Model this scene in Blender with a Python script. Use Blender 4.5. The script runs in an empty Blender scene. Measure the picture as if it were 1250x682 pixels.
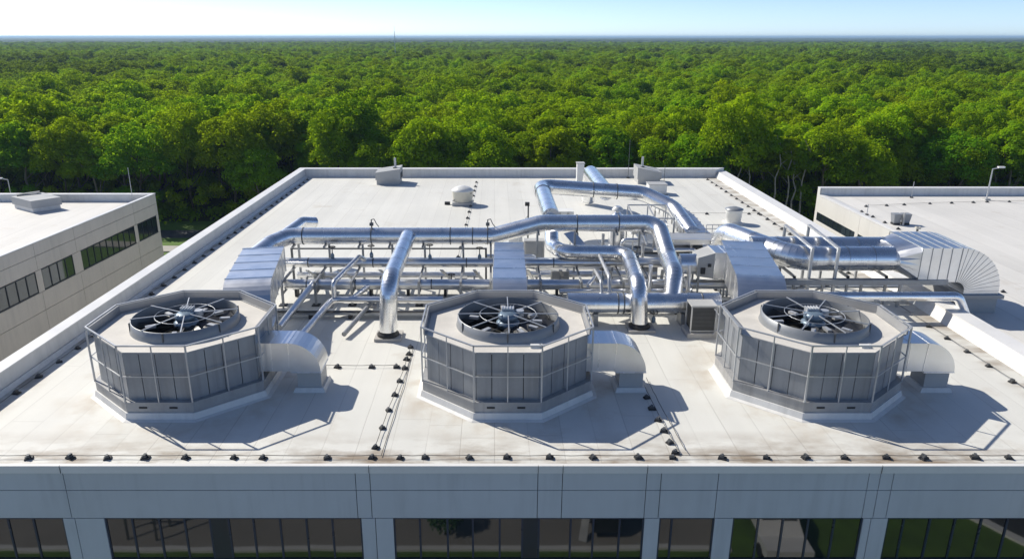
import bpy, bmesh, math, random
import numpy as np
from mathutils import Vector, Matrix
R = math.radians
random.seed(7); rng = np.random.default_rng(11)
SC = bpy.context.scene; COL = SC.collection

# ------------------------------------------------------------------ materials
class NT:
    def __init__(s, name):
        s.m = bpy.data.materials.new(name); s.m.use_nodes = True
        s.t = s.m.node_tree; s.t.nodes.clear()
        s.out = s.t.nodes.new('ShaderNodeOutputMaterial')
    def n(s, typ, **kw):
        nd = s.t.nodes.new(typ)
        for k, v in kw.items():
            if k.startswith('i_'):
                key = k[2:]; key = int(key) if key.isdigit() else key.replace('_', ' ')
                s.set(nd.inputs[key], v)
            else: setattr(nd, k, v)
        return nd
    def set(s, inp, v):
        if isinstance(v, bpy.types.NodeSocket): s.t.links.new(v, inp)
        else: inp.default_value = v
    def math(s, op, a, b=0.0, c=0.0, clamp=False):
        nd = s.n('ShaderNodeMath', operation=op, use_clamp=clamp)
        s.set(nd.inputs[0], a); s.set(nd.inputs[1], b); s.set(nd.inputs[2], c)
        return nd.outputs[0]
    def mix(s, f, a, b, typ='MIX'):
        nd = s.n('ShaderNodeMix', data_type='RGBA', blend_type=typ)
        s.set(nd.inputs[0], f); s.set(nd.inputs[6], a); s.set(nd.inputs[7], b)
        return nd.outputs[2]
    def noise(s, vec, scale, detail=3.0, rough=.55):
        nd = s.n('ShaderNodeTexNoise'); s.set(nd.inputs['Scale'], scale)
        nd.inputs['Detail'].default_value = detail; nd.inputs['Roughness'].default_value = rough
        if vec is not None: s.set(nd.inputs['Vector'], vec)
        return nd.outputs[0]
    def ramp(s, f, lo, hi, a=0.0, b=1.0):
        nd = s.n('ShaderNodeMapRange', clamp=True)
        s.set(nd.inputs[0], f); s.set(nd.inputs[1], lo); s.set(nd.inputs[2], hi)
        s.set(nd.inputs[3], a); s.set(nd.inputs[4], b)
        return nd.outputs[0]
    def pos(s):
        g = s.n('ShaderNodeNewGeometry'); return g.outputs['Position']
    def xyz(s, v):
        nd = s.n('ShaderNodeSeparateXYZ'); s.set(nd.inputs[0], v); return nd.outputs
    def scale(s, v, k):
        nd = s.n('ShaderNodeVectorMath', operation='MULTIPLY'); s.set(nd.inputs[0], v); nd.inputs[1].default_value = k
        return nd.outputs[0]
    def bump(s, h, strength=.2, dist=.02):
        nd = s.n('ShaderNodeBump'); s.set(nd.inputs['Height'], h)
        nd.inputs['Strength'].default_value = strength; nd.inputs['Distance'].default_value = dist
        return nd.outputs[0]
    def bsdf(s, col, rough=.6, metal=0.0, normal=None, **kw):
        nd = s.n('ShaderNodeBsdfPrincipled')
        s.set(nd.inputs['Base Color'], col); s.set(nd.inputs['Roughness'], rough); s.set(nd.inputs['Metallic'], metal)
        if normal is not None: s.set(nd.inputs['Normal'], normal)
        for k, v in kw.items(): s.set(nd.inputs[k.replace('_', ' ')], v)
        s.t.links.new(nd.outputs[0], s.out.inputs[0]); return nd
def c4(*a): return (a[0], a[1], a[2], 1.0)

def mat_plain(name, col, rough=.6, metal=0.0, var=.12, scale=1.5, bump=0.0, streak=0.0, **kw):
    t = NT(name); p = t.pos()
    n = t.noise(p, scale, 4)
    f = t.ramp(n, .3, .7, 1 - var, 1 + var)
    hi = t.noise(p, scale * 9, 3)
    f = t.math('MULTIPLY', f, t.ramp(hi, .3, .7, 1 - var * .35, 1 + var * .35))
    cc = t.n('ShaderNodeVectorMath', operation='SCALE'); cc.inputs[0].default_value = col[:3]; t.set(cc.inputs['Scale'], f)
    rg = t.ramp(n, .3, .7, max(rough - .06, .02), rough + .06)
    if streak:
        sk_ = t.math('MULTIPLY', t.ramp(t.noise(t.scale(p, (3.2, 3.2, .22)), 1.0, 5, .6), .45, .72, 0, 1), t.ramp(t.noise(p, .5, 2), .35, .6, .2, 1))
        t.set(cc.inputs['Scale'], t.math('MULTIPLY', f, t.math('SUBTRACT', 1.0, t.math('MULTIPLY', sk_, streak))))
    t.bsdf(cc.outputs[0], rg, metal, t.bump(hi, bump, .01) if bump else None, **kw)
    return t.m

def mat_membrane(name, base, axis, pitch, stain_front=True):
    t = NT(name); p = t.pos(); x, y, z = t.xyz(p)
    u = x if axis == 'x' else y; v = y if axis == 'x' else x
    wob = t.math('MULTIPLY', t.math('SUBTRACT', t.noise(t.scale(p, (.05, .05, .05)), 6, 2), .5), .05)
    uu = t.math('DIVIDE', t.math('ADD', u, wob), pitch)
    fr = t.math('FRACT', uu); idx = t.math('FLOOR', uu)
    d = t.math('MINIMUM', fr, t.math('SUBTRACT', 1.0, fr))
    brk = t.ramp(t.noise(t.scale(p, (.8, .12, 1)), 1.0, 2), .38, .6)
    line = t.math('MULTIPLY', t.ramp(d, .006, .02, 1.0, 0.0), t.ramp(brk, 0, 1, .35, 1.0))
    wn = t.n('ShaderNodeTexWhiteNoise', noise_dimensions='1D'); t.set(wn.inputs['W'], idx)
    tone = t.ramp(wn.outputs[0], 0, 1, .965, 1.03)
    # cross laps, staggered strip by strip
    vv = t.math('DIVIDE', t.math('ADD', v, t.math('MULTIPLY', wn.outputs[0], 9.0)), 11.0)
    f2 = t.math('FRACT', vv); d2 = t.math('MINIMUM', f2, t.math('SUBTRACT', 1.0, f2))
    line2 = t.ramp(d2, .0012, .0022, .6, 0.0)
    ln = t.math('MAXIMUM', line, line2)
    big = t.ramp(t.noise(p, .22, 5), .3, .72, .93, 1.03)
    streak = t.ramp(t.noise(t.scale(p, (1.6, .10, 1) if axis == 'x' else (.1, 1.6, 1)), 1.0, 4), .35, .7, .96, 1.02)
    k = t.math('MULTIPLY', t.math('MULTIPLY', big, streak), tone)
    cc = t.n('ShaderNodeVectorMath', operation='SCALE'); cc.inputs[0].default_value = base; t.set(cc.inputs['Scale'], k)
    col = t.mix(t.math('MULTIPLY', ln, .42), cc.outputs[0], c4(.30, .28, .25))
    # standing-water dirt: brown blots, thicker along the roof edges
    dn = t.noise(p, .55, 6, .62)
    far = t.ramp(dn, .60, .76, 0, .30)
    col = t.mix(t.math('MULTIPLY', far, 1.2), col, c4(.40, .32, .22))
    if stain_front:
        e1 = t.ramp(y, 19.3, 21.0, 1, 0)
        e2 = t.ramp(x, 18.3, 19.8, 0, 1); e3 = t.ramp(x, -16.2, -17.3, 0, .8)
        edge = t.math('MAXIMUM', e1, t.math('MAXIMUM', e2, e3))
        dn2 = t.noise(t.scale(p, (.5, 1.2, 1)), .9, 6, .6)
        col = t.mix(t.math('MULTIPLY', edge, t.ramp(dn2, .42, .62, 0, .85)), col, c4(.21, .145, .085))
        # rust-brown washes round the curbs
        for cx in (-11, .42, 11.25):
            dx = t.math('SUBTRACT', x, cx); dy = t.math('SUBTRACT', y, 24.4)
            rr = t.math('SQRT', t.math('ADD', t.math('MULTIPLY', dx, dx), t.math('MULTIPLY', dy, dy)))
            ring = t.ramp(rr, 2.9, 4.9, 1, 0)
            col = t.mix(t.math('MULTIPLY', ring, t.ramp(t.noise(p, .8, 5), .46, .68, 0, .6)), col, c4(.40, .30, .19))
    spk = t.ramp(t.noise(p, 26, 2), .70, .76, 0, .35)
    col = t.mix(spk, col, c4(.35, .32, .28))
    h = t.math('ADD', t.math('MULTIPLY', ln, -.6), t.noise(p, 2.5, 3))
    t.bsdf(col, .62, 0, t.bump(h, .25, .02))
    return t.m

def mat_metal(name, col, rough, bumpk=.12, var=.06, aniso=0):
    t = NT(name); tc = t.n('ShaderNodeTexCoord'); p = tc.outputs['Object']
    n = t.noise(p, 1.7, 4); n2 = t.noise(p, 6, 3); n3 = t.noise(p, 55, 2)
    f = t.math('MULTIPLY', t.ramp(n, .3, .7, 1 - var, 1 + var), 1.0)
    cc = t.n('ShaderNodeVectorMath', operation='SCALE'); cc.inputs[0].default_value = col; t.set(cc.inputs['Scale'], f)
    dull = t.ramp(t.noise(p, .9, 2, .5), .55, .8, 0, .22)
    colr = t.mix(dull, cc.outputs[0], c4(col[0] * .72, col[1] * .70, col[2] * .66))
    rg = t.math('ADD', t.ramp(n, .3, .7, rough - .02, rough + .03), t.math('MULTIPLY', dull, .2))
    h = t.math('ADD', t.math('MULTIPLY', n2, 1.0), t.math('MULTIPLY', n3, .02))
    t.bsdf(colr, rg, 1.0, t.bump(h, bumpk, .05) if bumpk else None)
    return t.m

M = {}
M['roof'] = mat_membrane('roof_membrane', (.705, .695, .645), 'x', 1.06)
M['roof_far'] = mat_membrane('roof_membrane_plain', (.70, .68, .64), 'x', 1.6, False)
M['flash'] = mat_plain('white_flashing', (.70, .69, .665), .55, 0, .06, .8, .1, streak=.18)
M['coping'] = mat_plain('coping_metal', (.74, .73, .71), .42, 0, .04, .6)
M['panel'] = mat_plain('facade_panel', (.54, .565, .595), .6, 0, .035, .35, .05, streak=.13)
M['panel_warm'] = mat_plain('facade_panel_beige', (.72, .64, .54), .65, 0, .04, .4, .05, streak=.10)
M['panel_pale'] = mat_plain('facade_panel_pale', (.68, .66, .61), .65, 0, .03, .4, .05, streak=.08)
M['joint'] = mat_plain('joint_dark', (.06, .06, .065), .8)
M['frame'] = mat_plain('window_frame_dark', (.012, .02, .035), .35, 0, .1)
M['sill'] = mat_plain('window_sill_blue', (.012, .025, .06), .3, 0, .1)
M['duct'] = mat_metal('galvanised_cladding', (.88, .885, .89), .27, 0)
M['duct2'] = mat_metal('galvanised_duct', (.82, .825, .83), .32, .004)
M['pipe'] = mat_metal('brushed_cladding', (.80, .805, .82), .30, 0)
M['steel'] = mat_plain('grey_steel', (.34, .35, .36), .45, .55, .12, 2)
M['dsteel'] = mat_plain('dark_steel', (.11, .115, .12), .5, .4, .2, 2)
M['rail'] = mat_plain('rail_steel', (.50, .51, .52), .4, .5, .08, 2)
M['tpanel'] = mat_plain('tower_panel_grey', (.29, .305, .325), .42, .25, .07, 1.2, streak=.28)
M['tband'] = mat_plain('tower_band_grey', (.36, .365, .37), .45, .3, .08, 1.0)
M['tsill'] = mat_plain('tower_sill_grey', (.36, .36, .36), .5, .2, .08, 1.0, streak=.3)
M['deck'] = mat_plain('tower_deck', (.62, .59, .54), .7, 0, .10, .9, .1)
M['shroud'] = mat_plain('fan_shroud_grey', (.27, .28, .29), .45, .3, .08, 1)
M['fan'] = mat_plain('fan_black', (.035, .036, .04), .35, 0, .15, 3)
M['fanl'] = mat_plain('fan_aluminium', (.55, .56, .57), .4, .5, .1, 3)
M['motor'] = mat_plain('motor_blue_grey', (.17, .23, .29), .4, .3, .1, 3)
M['void'] = mat_plain('plenum_black', (.01, .011, .012), .9)
M['black'] = mat_plain('black_rubber', (.02, .02, .022), .55, 0, .2, 5)
M['conc'] = mat_plain('concrete_pad', (.47, .45, .42), .85, 0, .1, 2, .2)
M['white'] = mat_plain('white_paint', (.70, .70, .68), .45, 0, .05, 1)
M['cream'] = mat_plain('cream_paint', (.62, .59, .50), .5, 0, .08, 1)
M['unit'] = mat_plain('unit_grey', (.42, .42, .41), .5, 0, .06, 1)
M['wire'] = mat_plain('cable_dark', (.07, .065, .06), .6)
M['louvre'] = mat_plain('louvre_dark', (.03, .033, .037), .5, .2)
M['bark'] = mat_plain('bark_pale', (.20, .17, .13), .9, 0, .3, 2, .4)
M['bark_dark'] = mat_plain('bark_dark', (.06, .048, .035), .9, 0, .3, 2, .4)
M['birch'] = mat_plain('bark_birch', (.42, .38, .31), .85, 0, .3, 2, .3)
M['asphalt'] = mat_plain('asphalt', (.055, .055, .058), .85, 0, .12, .6, .2)
M['walk'] = mat_plain('sidewalk_concrete', (.42, .40, .36), .85, 0, .08, .5, .2)
M['pave'] = mat_plain('paving_beige', (.30, .28, .25), .85, 0, .1, .3, .2)
M['grass'] = mat_plain('lawn_grass', (.085, .16, .018), .9, 0, .25, .8, .4)
M['soil'] = mat_plain('forest_floor', (.030, .042, .012), .95, 0, .4, .15, .4)
M['shrub'] = mat_plain('shrub_leaf', (.03, .09, .02), .7, 0, .3, 2)
M['vwhite'] = mat_plain('vehicle_paint_white', (.78, .78, .78), .25, 0, .02)
M['tyre'] = mat_plain('tyre_rubber', (.02, .02, .02), .8)

t = NT('window_glass'); g = t.bsdf(c4(.012, .016, .018), .03, 0, t.bump(t.noise(t.pos(), .6, 2), .02, .05)); g.inputs['IOR'].default_value = 1.8
M['glass'] = t.m
t = NT('window_glass_far'); g = t.bsdf(c4(.02, .028, .032), .04, 0); g.inputs['IOR'].default_value = 2.1
M['glass_far'] = t.m

t = NT('tree_leaf')
oi = t.n('ShaderNodeObjectInfo'); p = t.pos()
lx, ly, lz = t.xyz(oi.outputs['Location'])
patch = t.ramp(t.noise(t.scale(oi.outputs['Location'], (.007, .009, 0)), 1.0, 3), .49, .57)
patch = t.math('MULTIPLY', patch, t.ramp(ly, 170, 260, 0, 1))
rnd = oi.outputs['Random']
col = t.mix(rnd, c4(.265, .37, .009), c4(.19, .345, .011))
col = t.mix(1.0, col, oi.outputs['Color'], 'MULTIPLY')
k = t.math('MULTIPLY', t.ramp(rnd, 0, 1, .80, 1.25), t.ramp(t.noise(p, .35, 3), .3, .7, .78, 1.22))
col2 = t.n('ShaderNodeVectorMath', operation='SCALE'); t.set(col2.inputs[0], col); t.set(col2.inputs['Scale'], k)
col = t.mix(t.math('MULTIPLY', patch, .85), col2.outputs[0], c4(.022, .052, .022))
df = t.n('ShaderNodeBsdfDiffuse'); t.set(df.inputs[0], col)
tr = t.n('ShaderNodeBsdfTranslucent'); t.set(tr.inputs[0], t.mix(.5, col, c4(.44, .60, .004)))
ms = t.n('ShaderNodeMixShader', i_0=.58); t.set(ms.inputs[1], df.outputs[0]); t.set(ms.inputs[2], tr.outputs[0])
t.t.links.new(ms.outputs[0], t.out.inputs[0]); M['leaf'] = t.m

t = NT('far_canopy'); p = t.pos()
n = t.noise(p, .03, 5); n2 = t.noise(t.scale(p, (.004, .006, 0)), 1, 3)
col = t.mix(t.ramp(n, .35, .65), c4(.018, .036, .012), c4(.055, .085, .012))
col = t.mix(t.ramp(n2, .48, .58, 0, .7), col, c4(.018, .038, .018))
t.bsdf(col, .95); M['far'] = t.m

# ------------------------------------------------------------------ mesh builder
class MB:
    def __init__(s): s.v = []; s.f = []; s.sm = []
    def add(s, verts, faces, smooth=False):
        o = len(s.v); s.v += [tuple(q) for q in verts]
        s.f += [tuple(i + o for i in f) for f in faces]; s.sm += [smooth] * len(faces)
    def box(s, x0, x1, y0, y1, z0, z1):
        s.add([(x0, y0, z0), (x1, y0, z0), (x1, y1, z0), (x0, y1, z0), (x0, y0, z1), (x1, y0, z1), (x1, y1, z1), (x0, y1, z1)],
              [(0, 3, 2, 1), (4, 5, 6, 7), (0, 1, 5, 4), (1, 2, 6, 5), (2, 3, 7, 6), (3, 0, 4, 7)]); return s
    def prism(s, poly, z0, z1, poly2=None):
        n = len(poly); p2 = poly2 or poly
        s.add([(x, y, z0) for x, y in poly] + [(x, y, z1) for x, y in p2],
              [tuple(range(n - 1, -1, -1)), tuple(range(n, 2 * n))] + [(i, (i + 1) % n, n + (i + 1) % n, n + i) for i in range(n)]); return s
    def ring_wall(s, outer, inner, z0, z1):
        n = len(outer)
        v = [(x, y, z0) for x, y in outer] + [(x, y, z0) for x, y in inner] + [(x, y, z1) for x, y in outer] + [(x, y, z1) for x, y in inner]
        f = []
        for i in range(n):
            j = (i + 1) % n
            f += [(i, j, 2 * n + j, 2 * n + i), (n + j, n + i, 3 * n + i, 3 * n + j), (2 * n + i, 2 * n + j, 3 * n + j, 3 * n + i), (i, n + i, n + j, j)]
        s.add(v, f); return s
    def bar(s, a, b, w, h=None, up=(0, 0, 1)):
        h = h or w; a = Vector(a); b = Vector(b); d = (b - a).normalized(); u = Vector(up)
        if abs(d.dot(u)) > .98: u = Vector((0, 1, 0))
        sd = d.cross(u).normalized(); u = sd.cross(d).normalized()
        vs = []
        for q in (a, b):
            for i, j in ((-1, -1), (1, -1), (1, 1), (-1, 1)): vs.append(q + sd * (i * w / 2) + u * (j * h / 2))
        s.add(vs, [(3, 2, 1, 0), (4, 5, 6, 7), (0, 1, 5, 4), (1, 2, 6, 5), (2, 3, 7, 6), (3, 0, 4, 7)]); return s
    def cyl(s, a, b, r, r2=None, n=14, cap=True, smooth=True):
        a = Vector(a); b = Vector(b); r2 = r if r2 is None else r2; d = (b - a).normalized()
        u = d.orthogonal().normalized(); w = d.cross(u)
        vs = [q + (u * math.cos(k * 2 * math.pi / n) + w * math.sin(k * 2 * math.pi / n)) * rr for q, rr in ((a, r), (b, r2)) for k in range(n)]
        s.add(vs, [(i, (i + 1) % n, n + (i + 1) % n, n + i) for i in range(n)], smooth)
        if cap:
            s.add(vs[:n], [tuple(range(n - 1, -1, -1))]); s.add(vs[n:], [tuple(range(n))])
        return s
    def lathe(s, c, prof, n=24, smooth=True):
        vs = []
        for r, z in prof:
            for k in range(n):
                a = 2 * math.pi * k / n; vs.append((c[0] + r * math.cos(a), c[1] + r * math.sin(a), c[2] + z))
        fs = [(i * n + k, i * n + (k + 1) % n, (i + 1) * n + (k + 1) % n, (i + 1) * n + k) for i in range(len(prof) - 1) for k in range(n)]
        s.add(vs, fs, smooth)
        s.add(vs[:n], [tuple(range(n - 1, -1, -1))]); s.add(vs[-n:], [tuple(range(n))]); return s
    def wire(s, pts, r, n=5):
        for a, b in zip(pts[:-1], pts[1:]): s.cyl(a, b, r, n=n, cap=False)
        return s
    def build(s, name, mat, parent=None, origin=None, recalc=True):
        o = Vector(origin if origin is not None else (0, 0, 0))
        me = bpy.data.meshes.new(name)
        me.from_pydata([tuple(Vector(q) - o) for q in s.v], [], s.f)
        me.polygons.foreach_set('use_smooth', s.sm)
        if recalc:
            bm = bmesh.new(); bm.from_mesh(me); bmesh.ops.recalc_face_normals(bm, faces=bm.faces); bm.to_mesh(me); bm.free()
        me.materials.append(M[mat] if isinstance(mat, str) else mat)
        ob = bpy.data.objects.new(name, me); COL.objects.link(ob)
        if parent is not None: ob.parent = parent
        elif origin is not None: ob.location = origin
        return ob

def tag(o, label=None, cat=None, group=None, kind=None):
    if label: o['label'] = label
    if cat: o['category'] = cat
    if group: o['group'] = group
    if kind: o['kind'] = kind
    return o
def thing(name, loc, label, cat, group=None):
    o = bpy.data.objects.new(name, None); COL.objects.link(o); o.location = loc; o.empty_display_size = .3
    return tag(o, label, cat, group)
class T:
    """a thing: an Empty at its base, and a way to hang parts on it (world coordinates in)"""
    def __init__(s, name, loc, label, cat, group=None):
        s.o = thing(name, loc, label, cat, group); s.loc = loc
    def part(s, name, mat, mb, parent=None): return mb.build(name, mat, parent or s.o, s.loc)
def copy_tree(o, parent=None):
    c = o.copy(); COL.objects.link(c)
    if parent is not None: c.parent = parent
    for ch in list(o.children): copy_tree(ch, c)
    return c

def rounded(pts, bends, arcseg, step):
    """polyline with arcs at its corners -> stations (pos, is_arc)"""
    pts = [Vector(p) for p in pts]; st = []
    def straight(a, b):
        L = (b - a).length; n = max(1, round(L / step))
        for i in range(n + 1):
            q = a.lerp(b, i / n)
            if not st or (st[-1][0] - q).length > 1e-4: st.append((q, 0))
    cur = pts[0]
    for i in range(1, len(pts) - 1):
        a, b, c = pts[i - 1], pts[i], pts[i + 1]
        d1 = (b - a).normalized(); d2 = (c - b).normalized(); th = d1.angle(d2)
        Rb = bends[i - 1] if isinstance(bends, (list, tuple)) else bends
        if th < .02: continue
        tl = min(Rb * math.tan(th / 2), .48 * (b - a).length if i > 1 else .98 * (b - a).length, .48 * (c - b).length if i < len(pts) - 2 else .98 * (c - b).length)
        Rr = tl / math.tan(th / 2)
        s0 = b - d1 * tl; s1 = b + d2 * tl
        straight(cur, s0)
        nrm = (d2 - d1 * d1.dot(d2)).normalized(); cen = s0 + nrm * Rr
        n = max(2, round(arcseg * th / (math.pi / 2)))
        for k in range(1, n + 1):
            a_ = th * k / n
            st.append((cen + (-nrm) * Rr * math.cos(a_) + d1 * Rr * math.sin(a_), 1))
        cur = s1
    straight(cur, pts[-1])
    return st
def tube(mb, pts, r, bends=.7, arcseg=9, step=1.25, seg=20, bead=True, cap=True, beadw=.035, beadr=1.022):
    st = rounded(pts, bends, arcseg, step); P = [q for q, _ in st]; n = len(P)
    tg = []
    for i in range(n):
        a = P[i] - P[i - 1] if i else P[1] - P[0]; b = P[i + 1] - P[i] if i < n - 1 else P[i] - P[i - 1]
        tg.append((a.normalized() + b.normalized()).normalized())
    u = tg[0].orthogonal().normalized(); rings = []; fr = []
    for i in range(n):
        u = (u - tg[i] * u.dot(tg[i])).normalized(); w = tg[i].cross(u); fr.append((u.copy(), w))
        rings.append([P[i] + (u * math.cos(2 * math.pi * k / seg) + w * math.sin(2 * math.pi * k / seg)) * r for k in range(seg)])
    q = [(i, (i + 1) % seg, seg + (i + 1) % seg, seg + i) for i in range(seg)]
    for i in range(n - 1): mb.add(rings[i] + rings[i + 1], q, True)
    if bead:
        for i in range(n):
            if i in (0, n - 1) and not cap: continue
            bw = beadw if not st[i][1] else beadw * .5; rr = r * beadr if not st[i][1] else r * (1 + (beadr - 1) * .6)
            u, w = fr[i]
            A = [P[i] + tg[i] * (-bw) + (u * math.cos(2 * math.pi * k / seg) + w * math.sin(2 * math.pi * k / seg)) * rr for k in range(seg)]
            B = [a + tg[i] * (2 * bw) for a in A]; mb.add(A + B, q, True)
    if cap:
        mb.add(rings[0], [tuple(range(seg - 1, -1, -1))]); mb.add(rings[-1], [tuple(range(seg))])
    return mb
def collar(mb, p, d, r, w=.05, k=1.10, n=20):
    p = Vector(p); d = Vector(d).normalized(); mb.cyl(p - d * w / 2, p + d * w / 2, r * k, n=n); return mb
def rduct(mb, fl, pts, w, h, side, bends=.7, arcseg=8, step=1.0, flange_arc=False, cap=True, fw=.045, fp=.03):
    """rectangular duct along a path; flange bands go to fl"""
    st = rounded(pts, bends, arcseg, step); P = [q for q, _ in st]; n = len(P); side = Vector(side).normalized()
    ww = (lambda s: w) if not callable(w) else w; hh = (lambda s: h) if not callable(h) else h
    L = [0]
    for i in range(1, n): L.append(L[-1] + (P[i] - P[i - 1]).length)
    prev = None
    for i in range(n):
        a = P[i] - P[i - 1] if i else P[1] - P[0]; b = P[i + 1] - P[i] if i < n - 1 else P[i] - P[i - 1]
        tg = (a.normalized() + b.normalized()).normalized(); up = side.cross(tg).normalized(); s = L[i] / L[-1]
        def rg(off, gr):
            return [P[i] + tg * off + side * (sx * (ww(s) / 2 + gr)) + up * (sy * (hh(s) / 2 + gr)) for sx, sy in ((-1, -1), (1, -1), (1, 1), (-1, 1))]
        cur = rg(0, 0)
        if prev: mb.add(prev + cur, [(0, 1, 5, 4), (1, 2, 6, 5), (2, 3, 7, 6), (3, 0, 4, 7)])
        if cap and i in (0, n - 1): mb.add(cur, [(0, 1, 2, 3)])
        if fl is not None and (not st[i][1] or flange_arc):
            g = fp if not st[i][1] else .012; f = fw if not st[i][1] else .009
            A = rg(-f / 2, g); B = rg(f / 2, g); A2 = rg(-f / 2, -.01); B2 = rg(f / 2, -.01)
            fb_ = MB(); fl.append(fb_)
            for u_, v_ in ((A, B), (A, A2), (B, B2)):
                fb_.add(u_ + v_, [(0, 1, 5, 4), (1, 2, 6, 5), (2, 3, 7, 6), (3, 0, 4, 7)])
        prev = cur
    return mb

RZ = 12.0   # roof level
# ------------------------------------------------------------------ ground and setting
def sheet(name, poly, z, mat):
    b = MB(); b.add([(x, y, z) for x, y in poly], [tuple(range(len(poly)))])
    return tag(b.build(name, mat), kind='structure')
sheet('ground', [(-30000, -3000), (30000, -3000), (30000, 45000), (-30000, 45000)], 0, 'soil')
sheet('lawn', [(-90, 67), (110, 67), (110, 98.5), (-90, 98.5)], .004, 'grass')
sheet('road', [(-90, 89.6), (110, 89.6), (110, 93.6), (-90, 93.6)], .008, 'asphalt')
b = MB().box(-90, 110, 83.2, 85.6, 0, .12); tag(b.build('sidewalk', 'walk'), kind='structure')
sheet('paving', [(-60, -40), (11.5, -40), (11.5, 7.35), (-60, 7.35)], .008, 'pave')
sheet('front_lawn', [(-60, -40), (60, -40), (60, 18.6), (-60, 18.6)], .004, 'grass')
b = MB().box(-60, 11.5, 7.35, 7.65, 0, .13); tag(b.build('kerb', 'white'), kind='structure')
def arc_strip(cx, cy, r0, r1, a0, a1, z0, z1, n=30):
    mb = MB()
    for k in range(n):
        q = [a0 + (a1 - a0) * (k + i) / n for i in (0, 1)]
        mb.prism([(cx + r0 * math.cos(q[0]), cy + r0 * math.sin(q[0])), (cx + r1 * math.cos(q[0]), cy + r1 * math.sin(q[0])),
                  (cx + r1 * math.cos(q[1]), cy + r1 * math.sin(q[1])), (cx + r0 * math.cos(q[1]), cy + r0 * math.sin(q[1]))], z0, z1)
    return mb
tag(arc_strip(46, -6, 23.2, 23.7, R(95), R(200), 0, .13).build('kerb', 'white'), kind='structure')
pl = [(46 + 23.2 * math.cos(R(a)), -6 + 23.2 * math.sin(R(a))) for a in range(95, 201, 5)]
sheet('driveway', pl + [(60, -40), (60, 17.0)], .012, 'asphalt')

# ------------------------------------------------------------------ main building
HB = T('office_building', (1.0, 42, 0), 'large flat white-roofed office building carrying the three cooling towers', 'building')
FX0, FX1, FY = -24.0, 24.0, 18.95
XL0, XL1 = -17.5, -17.0            # inner foot of the long parapets, front and back
XR = 19.8; YB = 65.9
W = MB()
W.prism([(-17.96, 19.06), (20.75, 19.06), (20.75, 66.4), (-17.5, 66.4)], 0, RZ - .06)       # core
HB.part('wall', 'panel', W)
rf = MB(); rf.add([(-18.0, 18.98, RZ), (20.3, 18.98, RZ), (20.3, 66.3, RZ), (-17.3, 66.3, RZ), (-18.0, 18.98, RZ - .05), (20.3, 18.98, RZ - .05), (20.3, 66.3, RZ - .05), (-17.3, 66.3, RZ - .05)],
                  [(0, 1, 2, 3), (7, 6, 5, 4), (0, 4, 5, 1), (1, 5, 6, 2), (2, 6, 7, 3), (3, 7, 4, 0)])
HB.part('roof', 'roof', rf)
# front edge trim
tr = MB().box(-18.1, 20.8, 18.86, 19.0, RZ - .02, RZ + .035); tr.box(-18.1, 20.8, 18.875, 18.99, RZ - .22, RZ - .024)
HB.part('edge_trim', 'coping', tr)
for x in (1.28, 2.01, -3.71, 4.5, -12.8, 11.4): HB.part('trim_joint', 'joint', MB().box(x - .006, x + .006, 18.857, 18.9, RZ - .21, RZ + .038))
# parapets
def para(poly_b, poly_t, cap_poly, name='parapet', h=.70):
    mb = MB().prism(poly_b, RZ + .002, RZ + h, poly_t); o = HB.part(name, 'flash', mb)
    HB.part('coping', 'coping', MB().prism(cap_poly, RZ + h, RZ + h + .06), o)
    return o
para([(-18.02, 18.9), (-17.5, 18.9), (-17.0, 65.9), (-17.56, 66.42)], [(-18.02, 18.9), (-17.56, 18.9), (-17.06, 65.9), (-17.56, 66.42)],
     [(-18.08, 18.88), (-17.50, 18.88), (-17.0, 65.86), (-17.62, 66.5)])
para([(-16.995, 65.9), (19.795, 65.9), (20.7, 66.42), (-17.5, 66.42)], [(-17.05, 65.9), (19.85, 65.9), (20.7, 66.42), (-17.5, 66.42)],
     [(-16.99, 65.85), (20.02, 65.85), (20.75, 66.5), (-17.58, 66.5)])
para([(19.7, 18.9), (20.78, 18.9), (20.78, 66.41), (19.8, 65.89)], [(20.08, 18.9), (20.78, 18.9), (20.78, 66.41), (20.06, 65.89)],
     [(20.06, 18.88), (20.84, 18.88), (20.84, 66.40), (20.04, 65.85)], h=.44)
# ledge at foot of left parapet (stepped flashing)
HB.part('flashing', 'flash', MB().prism([(-17.495, 19.0), (-17.33, 19.0), (-16.83, 65.8), (-16.995, 65.8)], RZ + .004, RZ + .16, [(-17.495, 19.0), (-17.44, 19.0), (-16.94, 65.8), (-16.995, 65.8)]))
# facade panels with open joints, windows between
zt, z1, zw, zb = RZ - .21, 11.15, 10.17, 8.70
gj = .011
jbk = MB().box(-17.9, 20.7, 19.0, 19.055, 10.17, RZ - .07); jbk.box(-17.9, 20.7, 19.0, 19.055, .2, 8.54)
for a, b_ in ((-17.95, -17.2), (-13.08, -11.84), (-4.04, -3.08), (4.54, 4.99), (6.67, 7.22), (11.17, 11.91), (20.0, 20.7)): jbk.box(a, b_, 19.0, 19.055, 8.54, 10.17)
HB.part('joint_backing', 'joint', jbk)
pn = MB()
vj = [-17.95, -12.8, -4.14, -3.71, 1.28, 2.01, 4.51, 4.94, 6.64, 11.10, 11.44, 11.83, 20.72]
for a, b_ in zip(vj[:-1], vj[1:]):
    for c, d in ((z1, zt), (zw, z1)): pn.box(a + gj, b_ - gj, FY, 19.0, c + gj, d - gj)
bays = [(-17.2, -13.08), (-11.84, -4.04), (-3.08, 4.54), (4.99, 6.67), (7.22, 11.17), (11.91, 20.0)]
piers = [(-17.95, -17.2)] + [(bays[i][1], bays[i + 1][0]) for i in range(5)] + [(20.0, 20.72)]
pj = {1: -12.72, 2: -3.62, 5: 11.40}
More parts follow.
